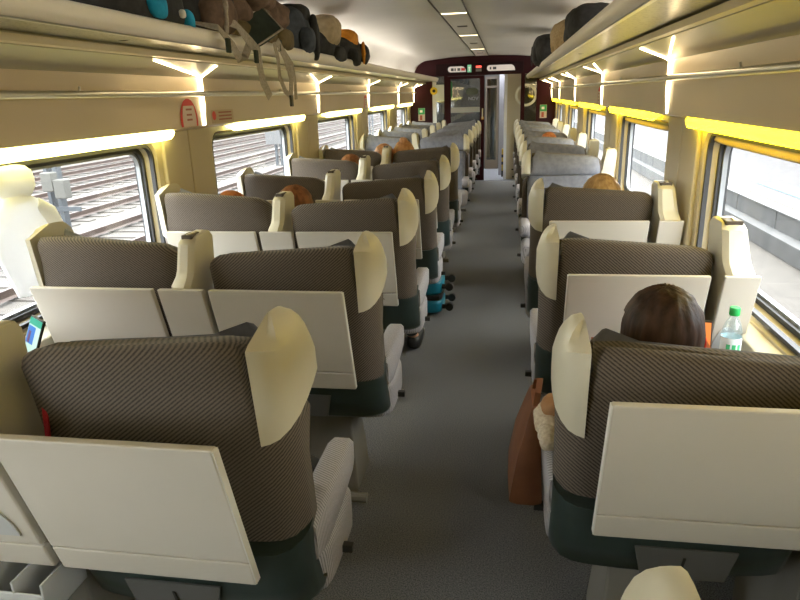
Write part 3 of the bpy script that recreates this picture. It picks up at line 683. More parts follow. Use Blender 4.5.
def person(label, loc, hair, top, head=(0, .18, 1.09), rz=0., long_hair=False, arms=None, feet=None, group=None, fingers=True, bun=False, tilt=0.):
    root = thing('person', label, 'person', loc, rz, group)
    hx, hy, hz = head
    V = []; E_ = []; Rr = []
    def add(p, r, link=None):
        V.append(p); Rr.append(r)
        if link is not None: E_.append((link, len(V)-1))
        return len(V)-1
    pel = add((hx*.15, .36, .585), (.15, .10))
    belly = add((hx*.35, .33, .70), (.135, .095), pel)
    chest = add((hx*.65, .285, .83), (.145, .10), belly)
    sh = add((hx*.85, hy+.06, hz-.16), (.10, .07), chest)
    nk = add((hx*.95, hy+.01, hz-.10), .050, sh)
    h0 = add((hx, hy+.015, hz-.045), (.066, .072), nk)
    h1 = add((hx, hy+.005, hz+.02), (.077, .092), h0)
    h2 = add((hx, hy-.005, hz+.075), (.062, .075), h1)
    body_n = len(V)
    arms = arms or {1: ((.23, .36, .70), (.13, .58, .66)), -1: ((-.23, .36, .70), (-.13, .58, .66))}
    hands = []
    parts_top = [(V[i], Rr[i]) for i in (pel, belly, chest, sh)]
    armidx = {}
    for sd in (1, -1):
        el, wr = arms[sd]
        s0 = add((hx*.8+sd*.155, .27, hz-.20), .052, sh)
        s1 = add(tuple((Vector(V[s0])+Vector(el))/2), .045, s0)
        e = add(el, .040, s1); w0 = add(tuple(Vector(el)*.45+Vector(wr)*.55), .034, e); w = add(wr, (.026, .022), w0)
        d = (Vector(wr)-Vector(el)).normalized(); lat = d.cross(Vector((0, 0, 1)))
        lat = lat.normalized() if lat.length > .05 else Vector((1, 0, 0)); nr = lat.cross(d)
        palm = add(tuple(Vector(wr)+d*.045), (.034, .017), w)
        armidx[sd] = (s0, s1, e, w0, w); hands.append((sd, palm, Vector(wr)+d*.075, d, lat, nr))
    for sd, palm, pc, d, lat, nr in hands:
        for j, (off, ln) in enumerate(((-.027, .060), (-.009, .070), (.009, .066), (.026, .052))):
            a = add(tuple(pc+lat*off), .0095, palm); b = add(tuple(pc+lat*off+d*ln*.55-nr*.006*sd*0+Vector((0, 0, -.006))), .0085, a); add(tuple(pc+lat*off+d*ln*.9+Vector((0, 0, -.026))), .007, b)
        th = -1 if True else 1
        a = add(tuple(pc-d*.045-lat*sd*.036), .011, palm); b = add(tuple(pc-d*.012-lat*sd*.052+Vector((0, 0, -.006))), .0095, a); add(tuple(pc+d*.015-lat*sd*.050+Vector((0, 0, -.016))), .008, b)
    feet = feet or {1: (.11, .78, .09), -1: (-.11, .78, .09)}
    legs = {}
    for sd in (1, -1):
        hp = add((hx*.1+sd*.09, .42, .575), .088, pel); kn_ = (sd*.12, .79 if feet[sd][1] < .9 else .84, .555)
        tm = add(tuple((Vector(V[hp])+Vector(kn_))/2), .078, hp); kn = add(kn_, .060, tm)
        an = Vector(feet[sd]); cf = add(tuple(Vector(kn_)*.55+an*.45), .052, kn); a = add(tuple(an), .036, cf)
        f1 = add((an.x, an.y+.08, .045), (.036, .028), a); add((an.x, an.y+.17, .036), (.036, .022), f1); legs[sd] = (hp, tm, kn, cf, a)
    body = skin_obj('body', V, E_, Rr, M_SKIN, root)
    # clothes follow the same skeleton a little further out
    def sub(ids, extra, name, m, cut=None):
        mp = {i: k for k, i in enumerate(ids)}
        ed = [(mp[a], mp[b]) for a, b in E_ if a in mp and b in mp]
        rr = [tuple(q+extra for q in (Rr[i] if isinstance(Rr[i], tuple) else (Rr[i], Rr[i]))) for i in ids]
        return skin_obj(name, [V[i] for i in ids], ed, rr, m, root)
    sub([pel, belly, chest, sh] + list(armidx[1]) + list(armidx[-1]), .014, 'jumper', top)
    sub([pel] + list(legs[1]) + list(legs[-1]), .012, 'trousers', MATS.get('navy_denim') or noisy('navy_denim', (.02, .025, .04), (.03, .037, .055), 60, .8))
    for sd in (1, -1):
        a = feet[sd]; mb = MB(); mb.rbox(a[0]-.05, a[0]+.05, a[1]-.05, a[1]+.225, 0, .10, 3.2, 8); mb.build('shoe', M_DARK, root)
    # face
    for sd in (1, -1):
        mb = MB(); mb.rbox(hx+sd*.032-.013, hx+sd*.032+.013, hy+.083, hy+.10, hz+.012, hz+.030, 2.2, 4); mb.build('eye', M_WHITE, root)
        mb = MB(); mb.rbox(hx+sd*.083-.012, hx+sd*.083+.012, hy-.015, hy+.03, hz-.03, hz+.035, 2.4, 5); mb.build('ear', M_SKIN, root)
    mb = MB(); mb.rbox(hx-.014, hx+.014, hy+.085, hy+.118, hz-.028, hz+.012, 2.2, 5); mb.build('nose', M_SKIN, root)
    mb = MB(); mb.rbox(hx-.025, hx+.025, hy+.086, hy+.100, hz-.056, hz-.042, 2.2, 5); mb.build('mouth', mat_once('lip', (.42, .13, .11), .5), root)
    # hair: a cap round the skull open at the face
    bm = bmesh.new(); bmesh.ops.create_uvsphere(bm, u_segments=48, v_segments=28, radius=1)
    dead = [v for v in bm.verts if v.co.z < (.42 - (.95 if v.co.y < .25 else .0) - (.35 if v.co.y < -.1 else 0)) and not (long_hair and v.co.y < .2)]
    bmesh.ops.delete(bm, geom=dead, context='VERTS')
    for v in bm.verts:
        a = math.atan2(v.co.x, v.co.y+.2)
        g = 1 + .02*math.sin(a*26) + .03*noise.noise(v.co*3+Vector((hx*9, hz, 3)))
        z = v.co.z
        drop = -.09*max(0, -z)**1.2 if long_hair else 0
        x_, y_ = v.co.x, v.co.y
        if long_hair and z < -.2:
            k = 1/max(.45, math.hypot(x_, y_)); x_ *= k*.98; y_ *= k*.98
        v.co = Vector((hx + x_*.103*g, hy + y_*.116*g, hz + .028 + z*.118*g + drop))
    me = bpy.data.meshes.new('hair'); bm.to_mesh(me); bm.free(); me.materials.append(hair)
    for p in me.polygons: p.use_smooth = True
    ho = bpy.data.objects.new('hair', me); COL.objects.link(ho); ho.parent = root
    sm = ho.modifiers.new('solid', 'SOLIDIFY'); sm.thickness = .012; sm.offset = -1
    if bun:
        mb = MB(); mb.rbox(hx-.04, hx+.045, hy-.06, hy+.02, hz+.115, hz+.175, 2.3, 8, jitter=.008, freq=25); mb.build('hair_bun', hair, root)
    return root
def mat_once(n, *a, **k): return MATS.get(n) or mat(n, *a, **k)
T_BLACK = noisy('black_knit', (.015, .015, .018), (.03, .03, .035), 80, .9); T_RUST = noisy('rust_knit', (.25, .06, .02), (.32, .09, .03), 80, .9); T_BEIGE = noisy('beige_knit', (.42, .34, .25), (.5, .41, .31), 80, .9); T_BLUE = noisy('blue_shirt', (.06, .10, .22), (.08, .13, .27), 60, .85)
person('woman with smooth dark brown hair seated in the nearest right seat', (.418, 1.475, -.0), H_BROWN, T_RUST, (0, .20, .985), long_hair=True, arms={1: ((.20, .42, .76), (.125, .40, .90)), -1: ((-.20, .36, .70), (-.10, .56, .66))})
person('person in the nearest left window seat holding up a phone', (-1.47, 1.14, 0), H_BROWN, T_BEIGE, (-.02, .20, 1.0), arms={1: ((.235, .14, .82), (.205, .215, .955)), -1: ((-.20, .36, .70), (-.10, .56, .66))})
person('person with copper hair low in the third left window seat', (-1.49, 3.14, 0), H_ORANGE, T_BLACK, (.0, .20, 1.005))
person('auburn haired person leaning left from the third left aisle seat', (-.80, 3.12, 0), H_AUB, T_BLACK, (-.33, .24, 1.03), feet={1: (.22, .83, .09), -1: (-.10, .78, .09)})
person('person with reddish hair barely showing over the fifth left window seat', (-1.40, 5.13, 0), H_AUB, T_BLUE, (.12, .22, 1.02))
person('ginger person with a hair bun in the sixth left aisle seat', (-.88, 6.13, 0), H_GINGER, T_BLACK, (-.10, .22, 1.06), bun=True)
person('pale ginger person by the window beside the one with the bun', (-1.40, 6.13, 0), H_GINGER, T_BEIGE, (.22, .22, 1.03))
person('blonde person in the third right seat', (.50, 3.42, 0), H_BLOND, T_BLACK, (.02, .20, 1.04))
person('copper haired person in a far right seat facing the camera', (.52, 8.38, 0), H_ORANGE, T_BLUE, (0, .2, 1.0), rz=PI)

# phones
def phone(name, label, M, screen_bits):
    root = thing(name, label, 'phone'); root.matrix_world = M
    mb = MB(); mb.box(-.037, .037, -.004, .004, -.075, .075); mb.build('case', M_DARK, root, smooth=False, bevel=.003)
    for nm, (x0, x1, z0, z1), c, d in screen_bits:
        m_ = mat('screen_'+nm+str(len(MATS)), tuple(q*.3 for q in c), .3, emit=c, es=.38)
        mb = MB(); mb.box(x0, x1, -.0046-d, -.0040, z0, z1); mb.build(nm, m_, root, smooth=False)
    return root
phone('smartphone', 'phone with a green topped chat on its screen, held by the left window', Matrix.Translation((-1.262, 1.445, 1.005)) @ Matrix.Rotation(math.radians(-28), 4, 'Z') @ Matrix.Rotation(math.radians(-22), 4, 'X') @ Matrix.Rotation(math.radians(5), 4, 'Y'),
      [('screen', (-.034, .034, -.07, .07), (.55, .80, .72), 0), ('header_bar', (-.034, .034, .052, .07), (.02, .42, .28), .0003), ('picture', (-.032, .008, .0, .048), (.04, .22, .70), .0003), ('message', (.010, .033, -.05, .048), (.62, .85, .80), .0003), ('figure', (-.024, -.012, .002, .034), (.15, .06, .15), .0006)])
phone('smartphone', 'phone with an orange screen beside the dark haired woman', Matrix.Translation((.568, 1.86, .895)) @ Matrix.Rotation(math.radians(-8), 4, 'Z') @ Matrix.Rotation(math.radians(-20), 4, 'X'),
      [('screen', (-.033, .033, -.07, .069), (.85, .25, .06), 0), ('bezel', (-.012, .012, .06, .069), (.02, .01, .01), .0003)])
mb = MB(); mb.tube([(0, 0, -.03), (.003, .002, 0), (.0, .0, .03)], .004, 8); o = mb.build('earphone', mat('red_plastic', (.75, .05, .03), .5)); o.location = (.523, 1.66, .965); tag(o, 'small red earphone at the dark haired woman\'s right ear', 'earphone')  # red tube paints the backlit glow of the ear

# ------------------------------------------------------------------ water bottle
t = thing('water_bottle', 'clear plastic water bottle with green cap by the right window', 'bottle', (.728, 2.06, .712))
mb = MB(); mb.lathe([(.020, 0), (.030, .004), (.031, .02), (.029, .03), (.031, .04), (.029, .06), (.0305, .075), (.0305, .15), (.029, .165), (.022, .188), (.0135, .203), (.0125, .215), (.0125, .225)], (0, 0, 0), 28); mb.build('bottle_body', M_BOTTLE, t)
mb = MB(); mb.lathe([(.0155, .213), (.016, .216), (.016, .236), (.0145, .239)], (0, 0, 0), 24); mb.build('cap', mat('green_cap', (.02, .42, .10), .4), t)
mb = MB(); n = 28
mb.loft([[(r*math.cos(2*PI*k/n), r*math.sin(2*PI*k/n), z) for k in range(n)] for r, z in ((.0312, .088), (.0312, .142))], cap=False); lb = mb.build('label', mat('bottle_label', (.72, .80, .80), .5), t)
for a0 in (-2.3, -1.75, -1.2):
    mb = MB(); mb.loft([[(.0316*math.cos(a0+.38*k/6), .0316*math.sin(a0+.38*k/6), z) for k in range(7)] for z in (.100, .122)], cap=False, closed=False); mb.build('green_print', mat_once('label_green', (.05, .45, .18), .5), lb)

# ------------------------------------------------------------------ white jacket hanging at the first left window
t = thing('hooded_jacket', 'white hooded jacket hanging at the nearest left window', 'jacket', (-1.79, 2.045, 1.42)); t.scale = (.6, .8, .73)
M_FLEECE = mat('white_fleece', (.74, .75, .77), .95)
_n, _l, _b = nodes(M_FLEECE); _t = _n.new('ShaderNodeBsdfTranslucent'); _t.inputs[0].default_value = (.95, .95, .95, 1); _m = _n.new('ShaderNodeMixShader'); _m.inputs[0].default_value = .34
_l.new(_b.outputs[0], _m.inputs[1]); _l.new(_t.outputs[0], _m.inputs[2]); _l.new(_m.outputs[0], _n['Material Output'].inputs[0])
def blob(rings_def, seed, n=28, lump=.012):
    mb = MB(); rings = []
    for z, cy, hy_, hx_, cx in rings_def:
        r = []
        for k in range(n):
            a = 2*PI*k/n; p = Vector((cx + hx_*math.cos(a), cy + hy_*math.sin(a), z))
            r.append(p + Vector((math.cos(a), math.sin(a), 0))*noise.noise(p*9+Vector((seed, 0, 0)))*lump)
        rings.append(r)
    mb.loft(rings); return mb
blob([(0.0, .10, .055, .02, 0), (-.010, .10, .100, .04, 0), (-.035, .105, .118, .055, 0), (-.075, .11, .122, .06, 0), (-.11, .112, .116, .055, 0), (-.145, .105, .095, .05, 0), (-.17, .10, .078, .045, 0), (-.20, .10, .09, .045, 0)], 1, lump=.03).build('hood', M_FLEECE, t)
blob([(-.15, .10, .075, .04, 0), (-.178, .10, .115, .05, 0), (-.205, .105, .160, .055, 0), (-.25, .11, .180, .06, 0), (-.33, .11, .195, .065, 0), (-.42, .105, .195, .065, 0), (-.50, .115, .180, .06, 0), (-.58, .125, .160, .055, 0), (-.66, .13, .14, .045, 0), (-.665, .13, .12, .03, 0)], 2).build('jacket_body', M_FLEECE, t)
for sy, dy in ((1, .255),):
    mb = MB(); mb.tube([(.015, dy-.06*sy, -.215), (.03, dy, -.27), (.035, dy+.035*sy, -.36), (.03, dy+.05*sy, -.46), (.028, dy+.045*sy, -.56), (.026, dy+.04*sy, -.60)], [.045, .056, .054, .050, .044, .038], 14); mb.build('sleeve', M_FLEECE, t)
mb = MB(); mb.tube([(-.075, .10, .015), (-.02, .10, .012), (-.005, .10, .028)], .006, 8); mb.box(-.10, -.072, .085, .115, -.005, .035); o = mb.build('coat_hook', M_ALU); o.location = (-1.785, 2.045, 1.417); tag(o, 'small metal coat hook above the white hooded jacket', 'hook')

# ------------------------------------------------------------------ bags
def cloth(n, a, b, s=25, r=.85): return MATS.get(n) or noisy(n, a, b, s, r, bump=.15)
C_BLK = cloth('black_nylon', (.012, .012, .013), (.03, .03, .032)); C_TEAL = cloth('turquoise_nylon', (.0, .22, .40), (.01, .33, .55)); C_BRN = cloth('brown_quilt', (.09, .055, .035), (.16, .10, .065)); C_GRN = cloth('dark_green_canvas', (.018, .028, .020), (.03, .042, .03)); C_NAVY = cloth('slate_nylon', (.025, .033, .045), (.05, .062, .08)); C_BEIGE = cloth('sand_canvas', (.32, .25, .15), (.42, .33, .21)); C_ORG = cloth('orange_nylon', (.55, .20, .01), (.70, .28, .02)); C_WEB = cloth('grey_webbing', (.30, .26, .20), (.40, .35, .28), 90); C_OLIVE = cloth('olive_brown_nylon', (.10, .07, .025), (.15, .11, .045))
def rot(x, y, z, rz=0, rx=0, ry=0): return Matrix.Translation((x, y, z)) @ Matrix.Rotation(math.radians(rz), 4, 'Z') @ Matrix.Rotation(math.radians(rx), 4, 'X') @ Matrix.Rotation(math.radians(ry), 4, 'Y')
def bag(name, label, cat, loc, dims, m, seed, rz=0, extras=(), e=3.2, jit=.03, rx=0, ry=0):
    root = thing(name, label, cat, loc, math.radians(rz))
    a, b, c = dims; Mx = Matrix.Rotation(math.radians(rx), 4, 'X') @ Matrix.Rotation(math.radians(ry), 4, 'Y')
    mb = MB(); mb.rbox(-a/2, a/2, -b/2, b/2, 0, c, e, 14, Mx, jit, seed, 5); mb.build('bag_body', m, root, angle=80)
    for nm, (x0, x1, y0, y1, z0, z1), mm in extras:
        mb = MB(); mb.rbox(x0, x1, y0, y1, z0, z1, 3, 9, Mx, jit*.5, seed+3, 9); mb.build(nm, mm, root, angle=80)
    return root
SZ = 1.868
bag('backpack', 'black and turquoise backpack at the near end of the left rack', 'backpack', (-1.41, 2.42, SZ), (.30, .62, .25), C_BLK, 1, 4, [('blue_pocket', (.08, .165, .04, .22, .14, .26), C_TEAL), ('blue_panel', (-.02, .16, -.26, -.02, .16, .285), C_TEAL), ('side_pocket', (.11, .165, -.10, .0, .05, .12), C_TEAL), ('buckle', (.17, .196, .07, .10, .06, .09), M_WHITE), ('strap', (.12, .165, .20, .25, .02, .11), C_TEAL)])
bag('backpack', 'dark backpack with pale straps in the left rack, beside the turquoise one', 'backpack', (-1.41, 2.98, SZ), (.28, .38, .29), C_BLK, 5, -5, [('pocket', (.08, .18, -.14, .12, .04, .20), C_BRN), ('strap', (.165, .195, -.05, -.03, .03, .27), C_WEB)])
b = bag('jacket', 'bundled brown quilted jacket heaped on the left rack', 'jacket', (-1.41, 3.50, SZ+.10), (.30, .52, .24), C_BRN, 9, 0, [('sleeve', (.04, .20, .05, .30, .02, .16), C_BRN), ('sleeve', (.05, .21, -.2, .1, .10, .24), C_BRN)], jit=.07)
bag('rucksack', 'olive rucksack lying beneath the brown jacket', 'rucksack', (-1.41, 3.52, SZ), (.32, .80, .15), C_OLIVE, 14, 0, [('pocket', (.12, .20, .12, .34, .02, .14), C_OLIVE)])
# green hip belt flap with hanging straps
t = thing('strap_harness', 'dark green flap with grey webbing straps hanging over the left rack edge', 'harness', (-1.25, 3.20, 1.92))
mb = MB(); M1 = rot(.0, .16, .05, -48, 0, 58) @ Matrix.Rotation(math.radians(32), 4, 'Z') @ Matrix.Scale(.82, 4); mb.rbox(-.10, .10, -.13, .13, -.012, .014, 6, 8, M1, .004, 3); mb.build('flap', C_GRN, t)
mb = MB(); mb.tube([M1 @ Vector(p) for p in ((-.09, -.125, .014), (.093, -.125, .014), (.093, .125, .014), (-.09, .125, .014), (-.09, -.125, .014))], .006, 6); mb.build('flap_piping', C_WEB, t)
for pts, w in ((((-.08, -.35, .07), (.03, -.20, .03), (.05, -.10, -.05), (.055, -.02, -.10), (.05, .0, -.20), (.05, .03, -.30), (.055, .10, -.40)), .030),
               (((.05, .24, -.02), (.06, .25, -.12), (.055, .27, -.26), (.05, .36, -.36), (.055, .42, -.39)), .018),
               (((.06, .26, -.01), (.075, .33, -.12), (.07, .42, -.26), (.06, .43, -.36), (.055, .42, -.40)), .026),
               (((.05, .31, -.02), (.07, .45, -.16), (.065, .50, -.30), (.06, .51, -.42)), .016),
               (((-.06, -.46, .02), (.03, -.40, -.0), (.045, -.30, -.09), (.05, -.24, -.17), (.045, -.16, -.14), (.04, -.08, -.06)), .024)):
    pts = [(a, b_, c if c > 0 else c*.72) for a, b_, c in pts]; mb = MB(); mb.ribbon(pts, w*1.5, .004, (.25, 1, .1)); mb.build('strap', C_WEB, t)
for p in ((.06, .42, -.31), (.055, -.05, -.10), (.05, -.36, -.07), (.06, .30, -.03)):
    mb = MB(); mb.box(p[0]-.006, p[0]+.008, p[1]-.018, p[1]+.018, p[2]-.03, p[2]+.03); mb.build('buckle', M_DARK if p[1] > .3 else C_GRN, t, smooth=False, bevel=.004)
bag('backpack', 'slate grey backpack in the middle of the left rack', 'backpack', (-1.41, 4.28, SZ), (.30, .56, .29), C_NAVY, 21, 8, [('pocket', (.10, .20, -.20, .02, .03, .18), C_NAVY), ('shoulder_strap', (.14, .20, .06, .13, .0, .27), C_BLK), ('shoulder_strap', (.12, .19, .18, .25, .0, .24), C_BLK), ('top_lid', (-.10, .15, -.1, .22, .20, .33), C_BLK)])
bag('backpack', 'black backpack with sand coloured top on the left rack', 'backpack', (-1.41, 5.02, SZ), (.30, .52, .26), C_BLK, 31, 0, [('sand_panel', (-.05, .19, -.24, .10, .11, .33), C_BEIGE), ('pocket', (.10, .20, -.12, .14, .01, .12), C_BLK)])
bag('backpack', 'black and orange backpack at the far end of the left rack', 'backpack', (-1.41, 5.72, SZ), (.30, .60, .24), C_BLK, 41, 0, [('orange_panel', (-.10, .16, -.22, .12, .15, .29), C_ORG), ('pocket', (.08, .20, -.24, .0, .0, .15), C_BLK), ('orange_cord', (.165, .19, .10, .14, .02, .20), C_ORG), ('side_pouch', (.02, .19, .2, .36, .02, .20), C_BLK)])
bag('backpack', 'black backpack hanging out over the right rack', 'backpack', (.44, 7.55, SZ+.01), (.32, .80, .32), C_BLK, 51, 0, [('pocket', (-.18, -.09, -.25, .1, .04, .22), C_BLK), ('loop', (-.17, -.12, .30, .42, .10, .16), C_BLK), ('strap', (-.185, -.165, -.06, -.03, .0, .20), C_BLK)])
bag('jacket', 'beige plush jacket heaped on the right rack', 'jacket', (.53, 5.75, SZ+.01), (.34, .80, .28), cloth('beige_plush', (.42, .30, .16), (.55, .41, .24), 60), 61, 0, [('sleeve', (-.18, -.06, -.3, .1, .05, .22), cloth('beige_plush', (.42, .30, .16), (.55, .41, .24), 60)), ('sleeve', (-.17, -.05, .05, .38, .03, .20), cloth('beige_plush', (.42, .30, .16), (.55, .41, .24), 60))], jit=.05)
bag('bag', 'dark bag nearest on the right rack', 'bag', (.54, 4.75, SZ), (.32, .7, .28), C_BLK, 71, 0, [('pocket', (-.16, -.08, -.2, .1, .04, .16), C_BLK)])
bag('backpack', 'black backpack on the floor behind the nearest left armrest', 'backpack', (-.77, 1.97, .0), (.26, .20, .36), C_BLK, 81, 0, [('front_pocket', (-.10, .10, -.13, -.06, .05, .22), C_BLK), ('shoulder_strap', (.09, .13, -.10, -.07, .06, .40), C_BLK)])
# turquoise suitcase on the floor
t = thing('suitcase', 'turquoise hard suitcase lying on the floor by the aisle, wheels outward', 'suitcase', (-.70, 4.78, .012))
M_TQ = noisy('turquoise_shell', (.0, .13, .20), (.005, .17, .25), 6, .4)
for z0, z1 in ((0, .115), (.145, .27)):
    mb = MB(); mb.rbox(-.26, .25, -.165, .165, z0, z1, 6, 10); mb.build('shell_half', M_TQ, t, angle=70)
mb = MB(); mb.rbox(-.255, .245, -.16, .16, .105, .155, 8, 8); mb.build('zip_band', M_DARK, t)
for y in (-.12, .12):
    for z in (.055, .215):
        mb = MB(); mb.tube([(.245, y, z), (.285, y, z)], .018, 10); mb.tube([(.30, y-.018, z), (.30, y+.018, z)], .030, 14); mb.build('wheel', M_DARK, t)
# tote bag and fur scarf on the nearest right seat
t = thing('tote_bag', 'brown leather tote bag hanging off the nearest right armrest', 'bag', (.09, 1.86, .70))
M_LEA = noisy('brown_leather', (.16, .055, .022), (.21, .08, .033), 12, .5, bump=.05)
mb = MB(); mb.loft([[(cx + w*a, cy + l*b_, z) for a, b_ in ((-1, -1), (-.5, -1.06), (.5, -1.06), (1, -1), (1.05, 0), (1, 1), (0, 1.05), (-1, 1), (-1.06, 0))] for z, w, l, cx, cy in ((-.30, .046, .15, -.008, .03), (-.29, .05, .155, -.008, .03), (-.15, .036, .13, .0, .02), (-.02, .018, .09, .014, .0), (.01, .012, .08, .018, .0))]); mb.build('bag_body', M_LEA, t, angle=40)
mb = MB(); mb.ribbon([(.016, -.07, 0), (.022, -.06, .05), (.03, -.01, .075), (.024, .04, .05), (.018, .06, 0)], .018, .004, (1, 0, 0)); mb.build('strap', M_LEA, t)
t = thing('fur_scarf', 'cream fluffy scarf bunched on the nearest right armrest', 'scarf', (.155, 1.72, .662))
M_FUR = noisy('cream_fur', (.55, .46, .34), (.72, .64, .50), 90, .95, bump=.5)
mb = MB(); mb.rbox(-.055, .035, -.06, .10, 0, .075, 2.3, 12, None, .012, 2, 22); mb.build('fold', M_FUR, t)
mb = MB(); mb.rbox(-.05, .01, -.13, -.02, .0, .055, 2.3, 10, None, .012, 5, 22); mb.build('fold', M_FUR, t)
mb = MB(); mb.rbox(-.035, .05, -.03, .07, .05, .11, 2.4, 10, None, .008, 8, 18); mb.build('tan_lining', cloth('tan_lining', (.35, .18, .08), (.42, .23, .11)), t)
mb = MB(); mb.ribbon([(-1.015, 1.17, 1.06), (-1.008, 1.15, .98), (-1.006, 1.135, .88), (-1.004, 1.13, .70)], .012, .004, (1, 0, 0)); tag(mb.build('strap', cloth('red_strap', (.40, .01, .03), (.5, .03, .05), 120)), 'thin red strap hanging between nearest left seat and its console', 'strap')

# ------------------------------------------------------------------ stickers on the wall panels
def wall_sticker(sg, y, which, label):
    x = XC + sg*1.2655 - sg*.0025; q = -sg
    r = thing('sticker', label, 'sticker', (x, y, 1.49))
    if which == 'oval':
        def arch(k, z0, z1, m, nm, d):
            mb = MB(); n = 16
            P = []
            for i in range(n+1):
                z = z0 + (z1-z0)*i/n; P.append((k*math.sqrt(max(0, 1-((z-.035)/.115)**2)), z))
            pts = [(w, z) for w, z in P] + [(-w, z) for w, z in P[::-1]]
            mb.loft([[(q*d, w, z) for w, z in pts], [(q*(d+.0012), w, z) for w, z in pts]]); mb.build(nm, m, r, smooth=False)
        arch(.10, .003, .149, M_RED, 'red_border', 0); arch(.078, .0035, .112, mat_once('sticker_white', (.62, .50, .42), .5), 'white_field', .0014)
        for k, (w, z) in enumerate(((.034, .088), (.030, .060), (.030, .034))):
            mb = MB(); mb.box(min(q*.0028, q*.0036), max(q*.0028, q*.0036), -w, w, z, z+.010); mb.build('text_line', mat_once('sticker_ink', (.35, .12, .08), .6), r, smooth=False)
    else:
        mb = MB(); mb.box(min(0, q*.0012), max(0, q*.0012), -.16, .16, .006, .082); mb.build('pale_field', mat_once('sticker_tan', (.50, .38, .25), .5), r, smooth=False)
        mb = MB(); n = 16; mb.loft([[(q*d, -.125 + .024*math.cos(2*PI*k/n), .05 + .026*math.sin(2*PI*k/n)) for k in range(n)] for d in (.0014, .0026)]); mb.build('red_emblem', M_RED, r, smooth=False)
        for z in (.062, .042, .022):
            mb = MB(); mb.box(min(q*.0014, q*.0022), max(q*.0014, q*.0022), -.06, .13, z, z+.009); mb.build('text_line', mat_once('sticker_ink', (.35, .12, .08), .6), r, smooth=False)
wall_sticker(-1, 3.42, 'oval', 'red bordered oval sticker on left panel below the first light strip')
wall_sticker(-1, 3.86, 'rect', 'tan rectangular sticker with red emblem right of the oval sticker')
wall_sticker(-1, 8.10, 'oval', 'red bordered oval sticker far along the left wall')
wall_sticker(1, 6.16, 'oval', 'red bordered oval sticker on the right wall panel')

# ------------------------------------------------------------------ outside
M_BALLAST = noisy('ballast', (.042, .037, .031), (.060, .053, .045), 5, .95, 6, .25, .75)
M_CONC = noisy('concrete', (.058, .058, .057), (.072, .072, .071), 2.5, .9, 6)
M_PLAT = noisy('platform_asphalt', (.036, .033, .033), (.045, .041, .041), 4, .9)
M_RAIL = noisy('rusty_rail', (.034, .020, .015), (.046, .028, .021), 3, .6)
M_SLP = noisy('sleeper', (.042, .036, .030), (.054, .047, .040), 4, .9)
M_STEEL = mat('galvanised_steel', (.05, .056, .062), .5, .3)
mb = MB(); mb.box(-60, 60, -20, 140, -1.25, -1.1); struct(mb, 'ground', M_BALLAST, smooth=False)
rails = [(-3.9, 'nearest'), (-7.9, 'second'), (-11.3, 'third'), (-14.7, 'fourth'), (-18.1, 'farthest')]
for x, nm in rails:
    t = thing('railway_track', '%s railway track outside the left windows' % nm, 'track', (x, 20, -1.1), 0, 'tracks outside the left windows')
    for dx in (-.75, .75):
        mb = MB(); mb.prism([(dx-.07, .06), (dx+.07, .06), (dx+.02, .09), (dx+.035, .20), (dx-.035, .20), (dx-.02, .09)], 'y', -35, 110); mb.build('rail', M_RAIL, t, smooth=False)
    mb = MB(); y = -30.
    while y < 70: mb.box(-1.25, 1.25, y, y+.26, .0, .022); y += .62
    o = mb.build('sleepers', M_SLP, t, smooth=False); o['kind'] = 'stuff'
for k, (x, y) in enumerate(((-9.6, 12.6), (-9.6, 27.0), (-6.0, 26.5), (-13.0, 42.0), (-9.6, 47.0))):
    t = thing('catenary_mast', ['grey steel mast with boxes seen through nearest left window', 'steel mast with a white plate behind the second left window', 'pale steel mast right of the white plate', 'distant steel mast far across the tracks', 'farthest steel mast along the tracks'][k], 'mast', (x, y, -1.1), 0, 'steel masts among the tracks')
    for dx in (-.11, .11):
        mb = MB(); mb.box(dx-.04, dx+.04, -.09, .09, 0, 7); mb.build('upright', M_STEEL, t, smooth=False)
    mb = MB(); z = .3
    while z < 6.8: mb.tube([(-.1, -.06, z), (.1, -.06, z+.3)], .012, 5); z += .33
    mb.build('lacing', M_STEEL, t)
    if k == 0:
        for dx, z in ((.05, 1.0), (.32, .85)):
            mb = MB(); mb.box(dx-.13, dx+.13, -.32, -.10, z, z+.4); mb.build('cabinet', mat_once('pale_cabinet', (.06, .058, .05), .6), t, smooth=False, bevel=.02)
        mb = MB(); mb.box(-.35, .6, -.12, -.09, .55, .65); mb.build('crossarm', M_STEEL, t, smooth=False)
    if k == 1:
        mb = MB(); mb.box(-.5, .4, -.16, -.12, .9, 2.3); mb.build('white_plate', mat_once('plate_white', (.08, .08, .08), .6), t, smooth=False)
# hedge and bank at the far side of the yard
mb = MB(); mb.prism([(-24, -1.1), (-21, -1.1), (-23.5, .6), (-27, 1.2), (-40, 1.2), (-40, -1.1)], 'y', -10, 130); struct(mb, 'ground_bank', noisy('grass_bank', (.022, .024, .017), (.045, .045, .036), 3, .95), smooth=False)
M_LEAF = noisy('grey_green_leaves', (.010, .012, .009), (.024, .027, .019), 6, .9)
for k in range(14):
    y = 20 + k*6.5 + random.uniform(-1, 1); h = random.uniform(2.2, 3.6)
    mb = MB(); mb.rbox(-1.6, 1.6, -2.2, 2.2, 0, h, 2.3, 14, None, .7, k*3.1, 1.3); o = mb.build('shrub', M_LEAF); o.location = (-23.6 + random.uniform(-.5, .5), y, -.9)
    tag(o, 'grey green shrub in the row along the bank beyond the tracks', 'shrub', 'shrubs along the bank')
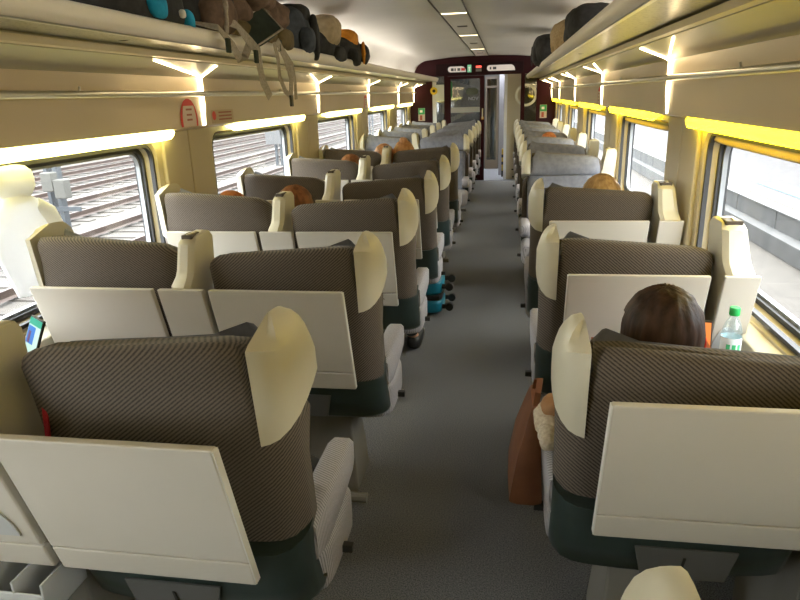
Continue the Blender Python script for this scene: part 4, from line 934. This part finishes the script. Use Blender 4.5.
# platform on the right
mb = MB(); mb.box(4.8, 30, -20, 120, -1.1, -.48); struct(mb, 'platform', M_PLAT, smooth=False)
mb = MB(); y = -20.
while y < 100: mb.box(4.70, 4.80, y, y+1.97, -1.1, -.50); y += 2.0
mb.box(4.45, 4.70, -20, 100, -1.1, -.80); struct(mb, 'platform_wall', M_CONC, smooth=False, bevel=.012)
mb = MB(); mb.box(4.68, 4.95, -20, 100, -.50, -.47); struct(mb, 'platform_edge', noisy('white_edge', (.13, .13, .127), (.15, .15, .148), 3, .8), smooth=False, bevel=.01)
mb = MB(); mb.box(5.0, 5.42, -20, 100, -.48, -.474); struct(mb, 'platform_tactile_band', noisy('sand_tiles', (.10, .091, .07), (.125, .115, .09), 12, .9), smooth=False)
mb = MB(); mb.box(8.0, 8.25, -20, 100, -.48, -.474); struct(mb, 'platform_line', mat_once('line_white', (.16, .16, .16), .7), smooth=False)
mb = MB(); mb.box(5.55, 6.1, 13.2, 15.4, -.48, -.472); o = mb.build('blue_marking', mat('blue_paint', (.028, .085, .13), .7), smooth=False); tag(o, 'pale blue painted rectangle on the platform', 'marking')
mb = MB(); mb.tube([(0, 0, 0), (0, 0, .9)], .09, 12); mb.lathe([(.10, .9), (.10, .93), (.05, .96)], (0, 0, 0), 12); o = mb.build('bollard', M_STEEL); o.location = (6.35, 14.4, -.48); tag(o, 'pale grey bollard on the platform beside the blue marking', 'bollard')
mb = MB(); mb.box(10.5, 10.8, -20, 100, -.48, 3.2); struct(mb, 'platform_back_wall', M_CONC, smooth=False)

# ------------------------------------------------------------------ light
w = bpy.data.worlds.new('World'); sc.world = w; w.use_nodes = True
n = w.node_tree.nodes; l = w.node_tree.links; bg = n['Background']
bg.inputs['Color'].default_value = (.93, .97, 1.0, 1); bg.inputs['Strength'].default_value = 5.0
s = bpy.data.lights.new('sun', 'SUN'); s.energy = 2.5; s.angle = math.radians(8); s.color = (1, .96, .9)
so = bpy.data.objects.new('sun', s); COL.objects.link(so); so.rotation_euler = (math.radians(12), math.radians(5), 0)
sc.view_settings.view_transform = 'Standard'; sc.view_settings.look = 'None'; sc.view_settings.gamma = 1; sc.view_settings.use_curve_mapping = False
sc.view_settings.exposure = 1.45
sc.cycles.max_bounces = 10; sc.cycles.transparent_max_bounces = 12; sc.cycles.diffuse_bounces = 6
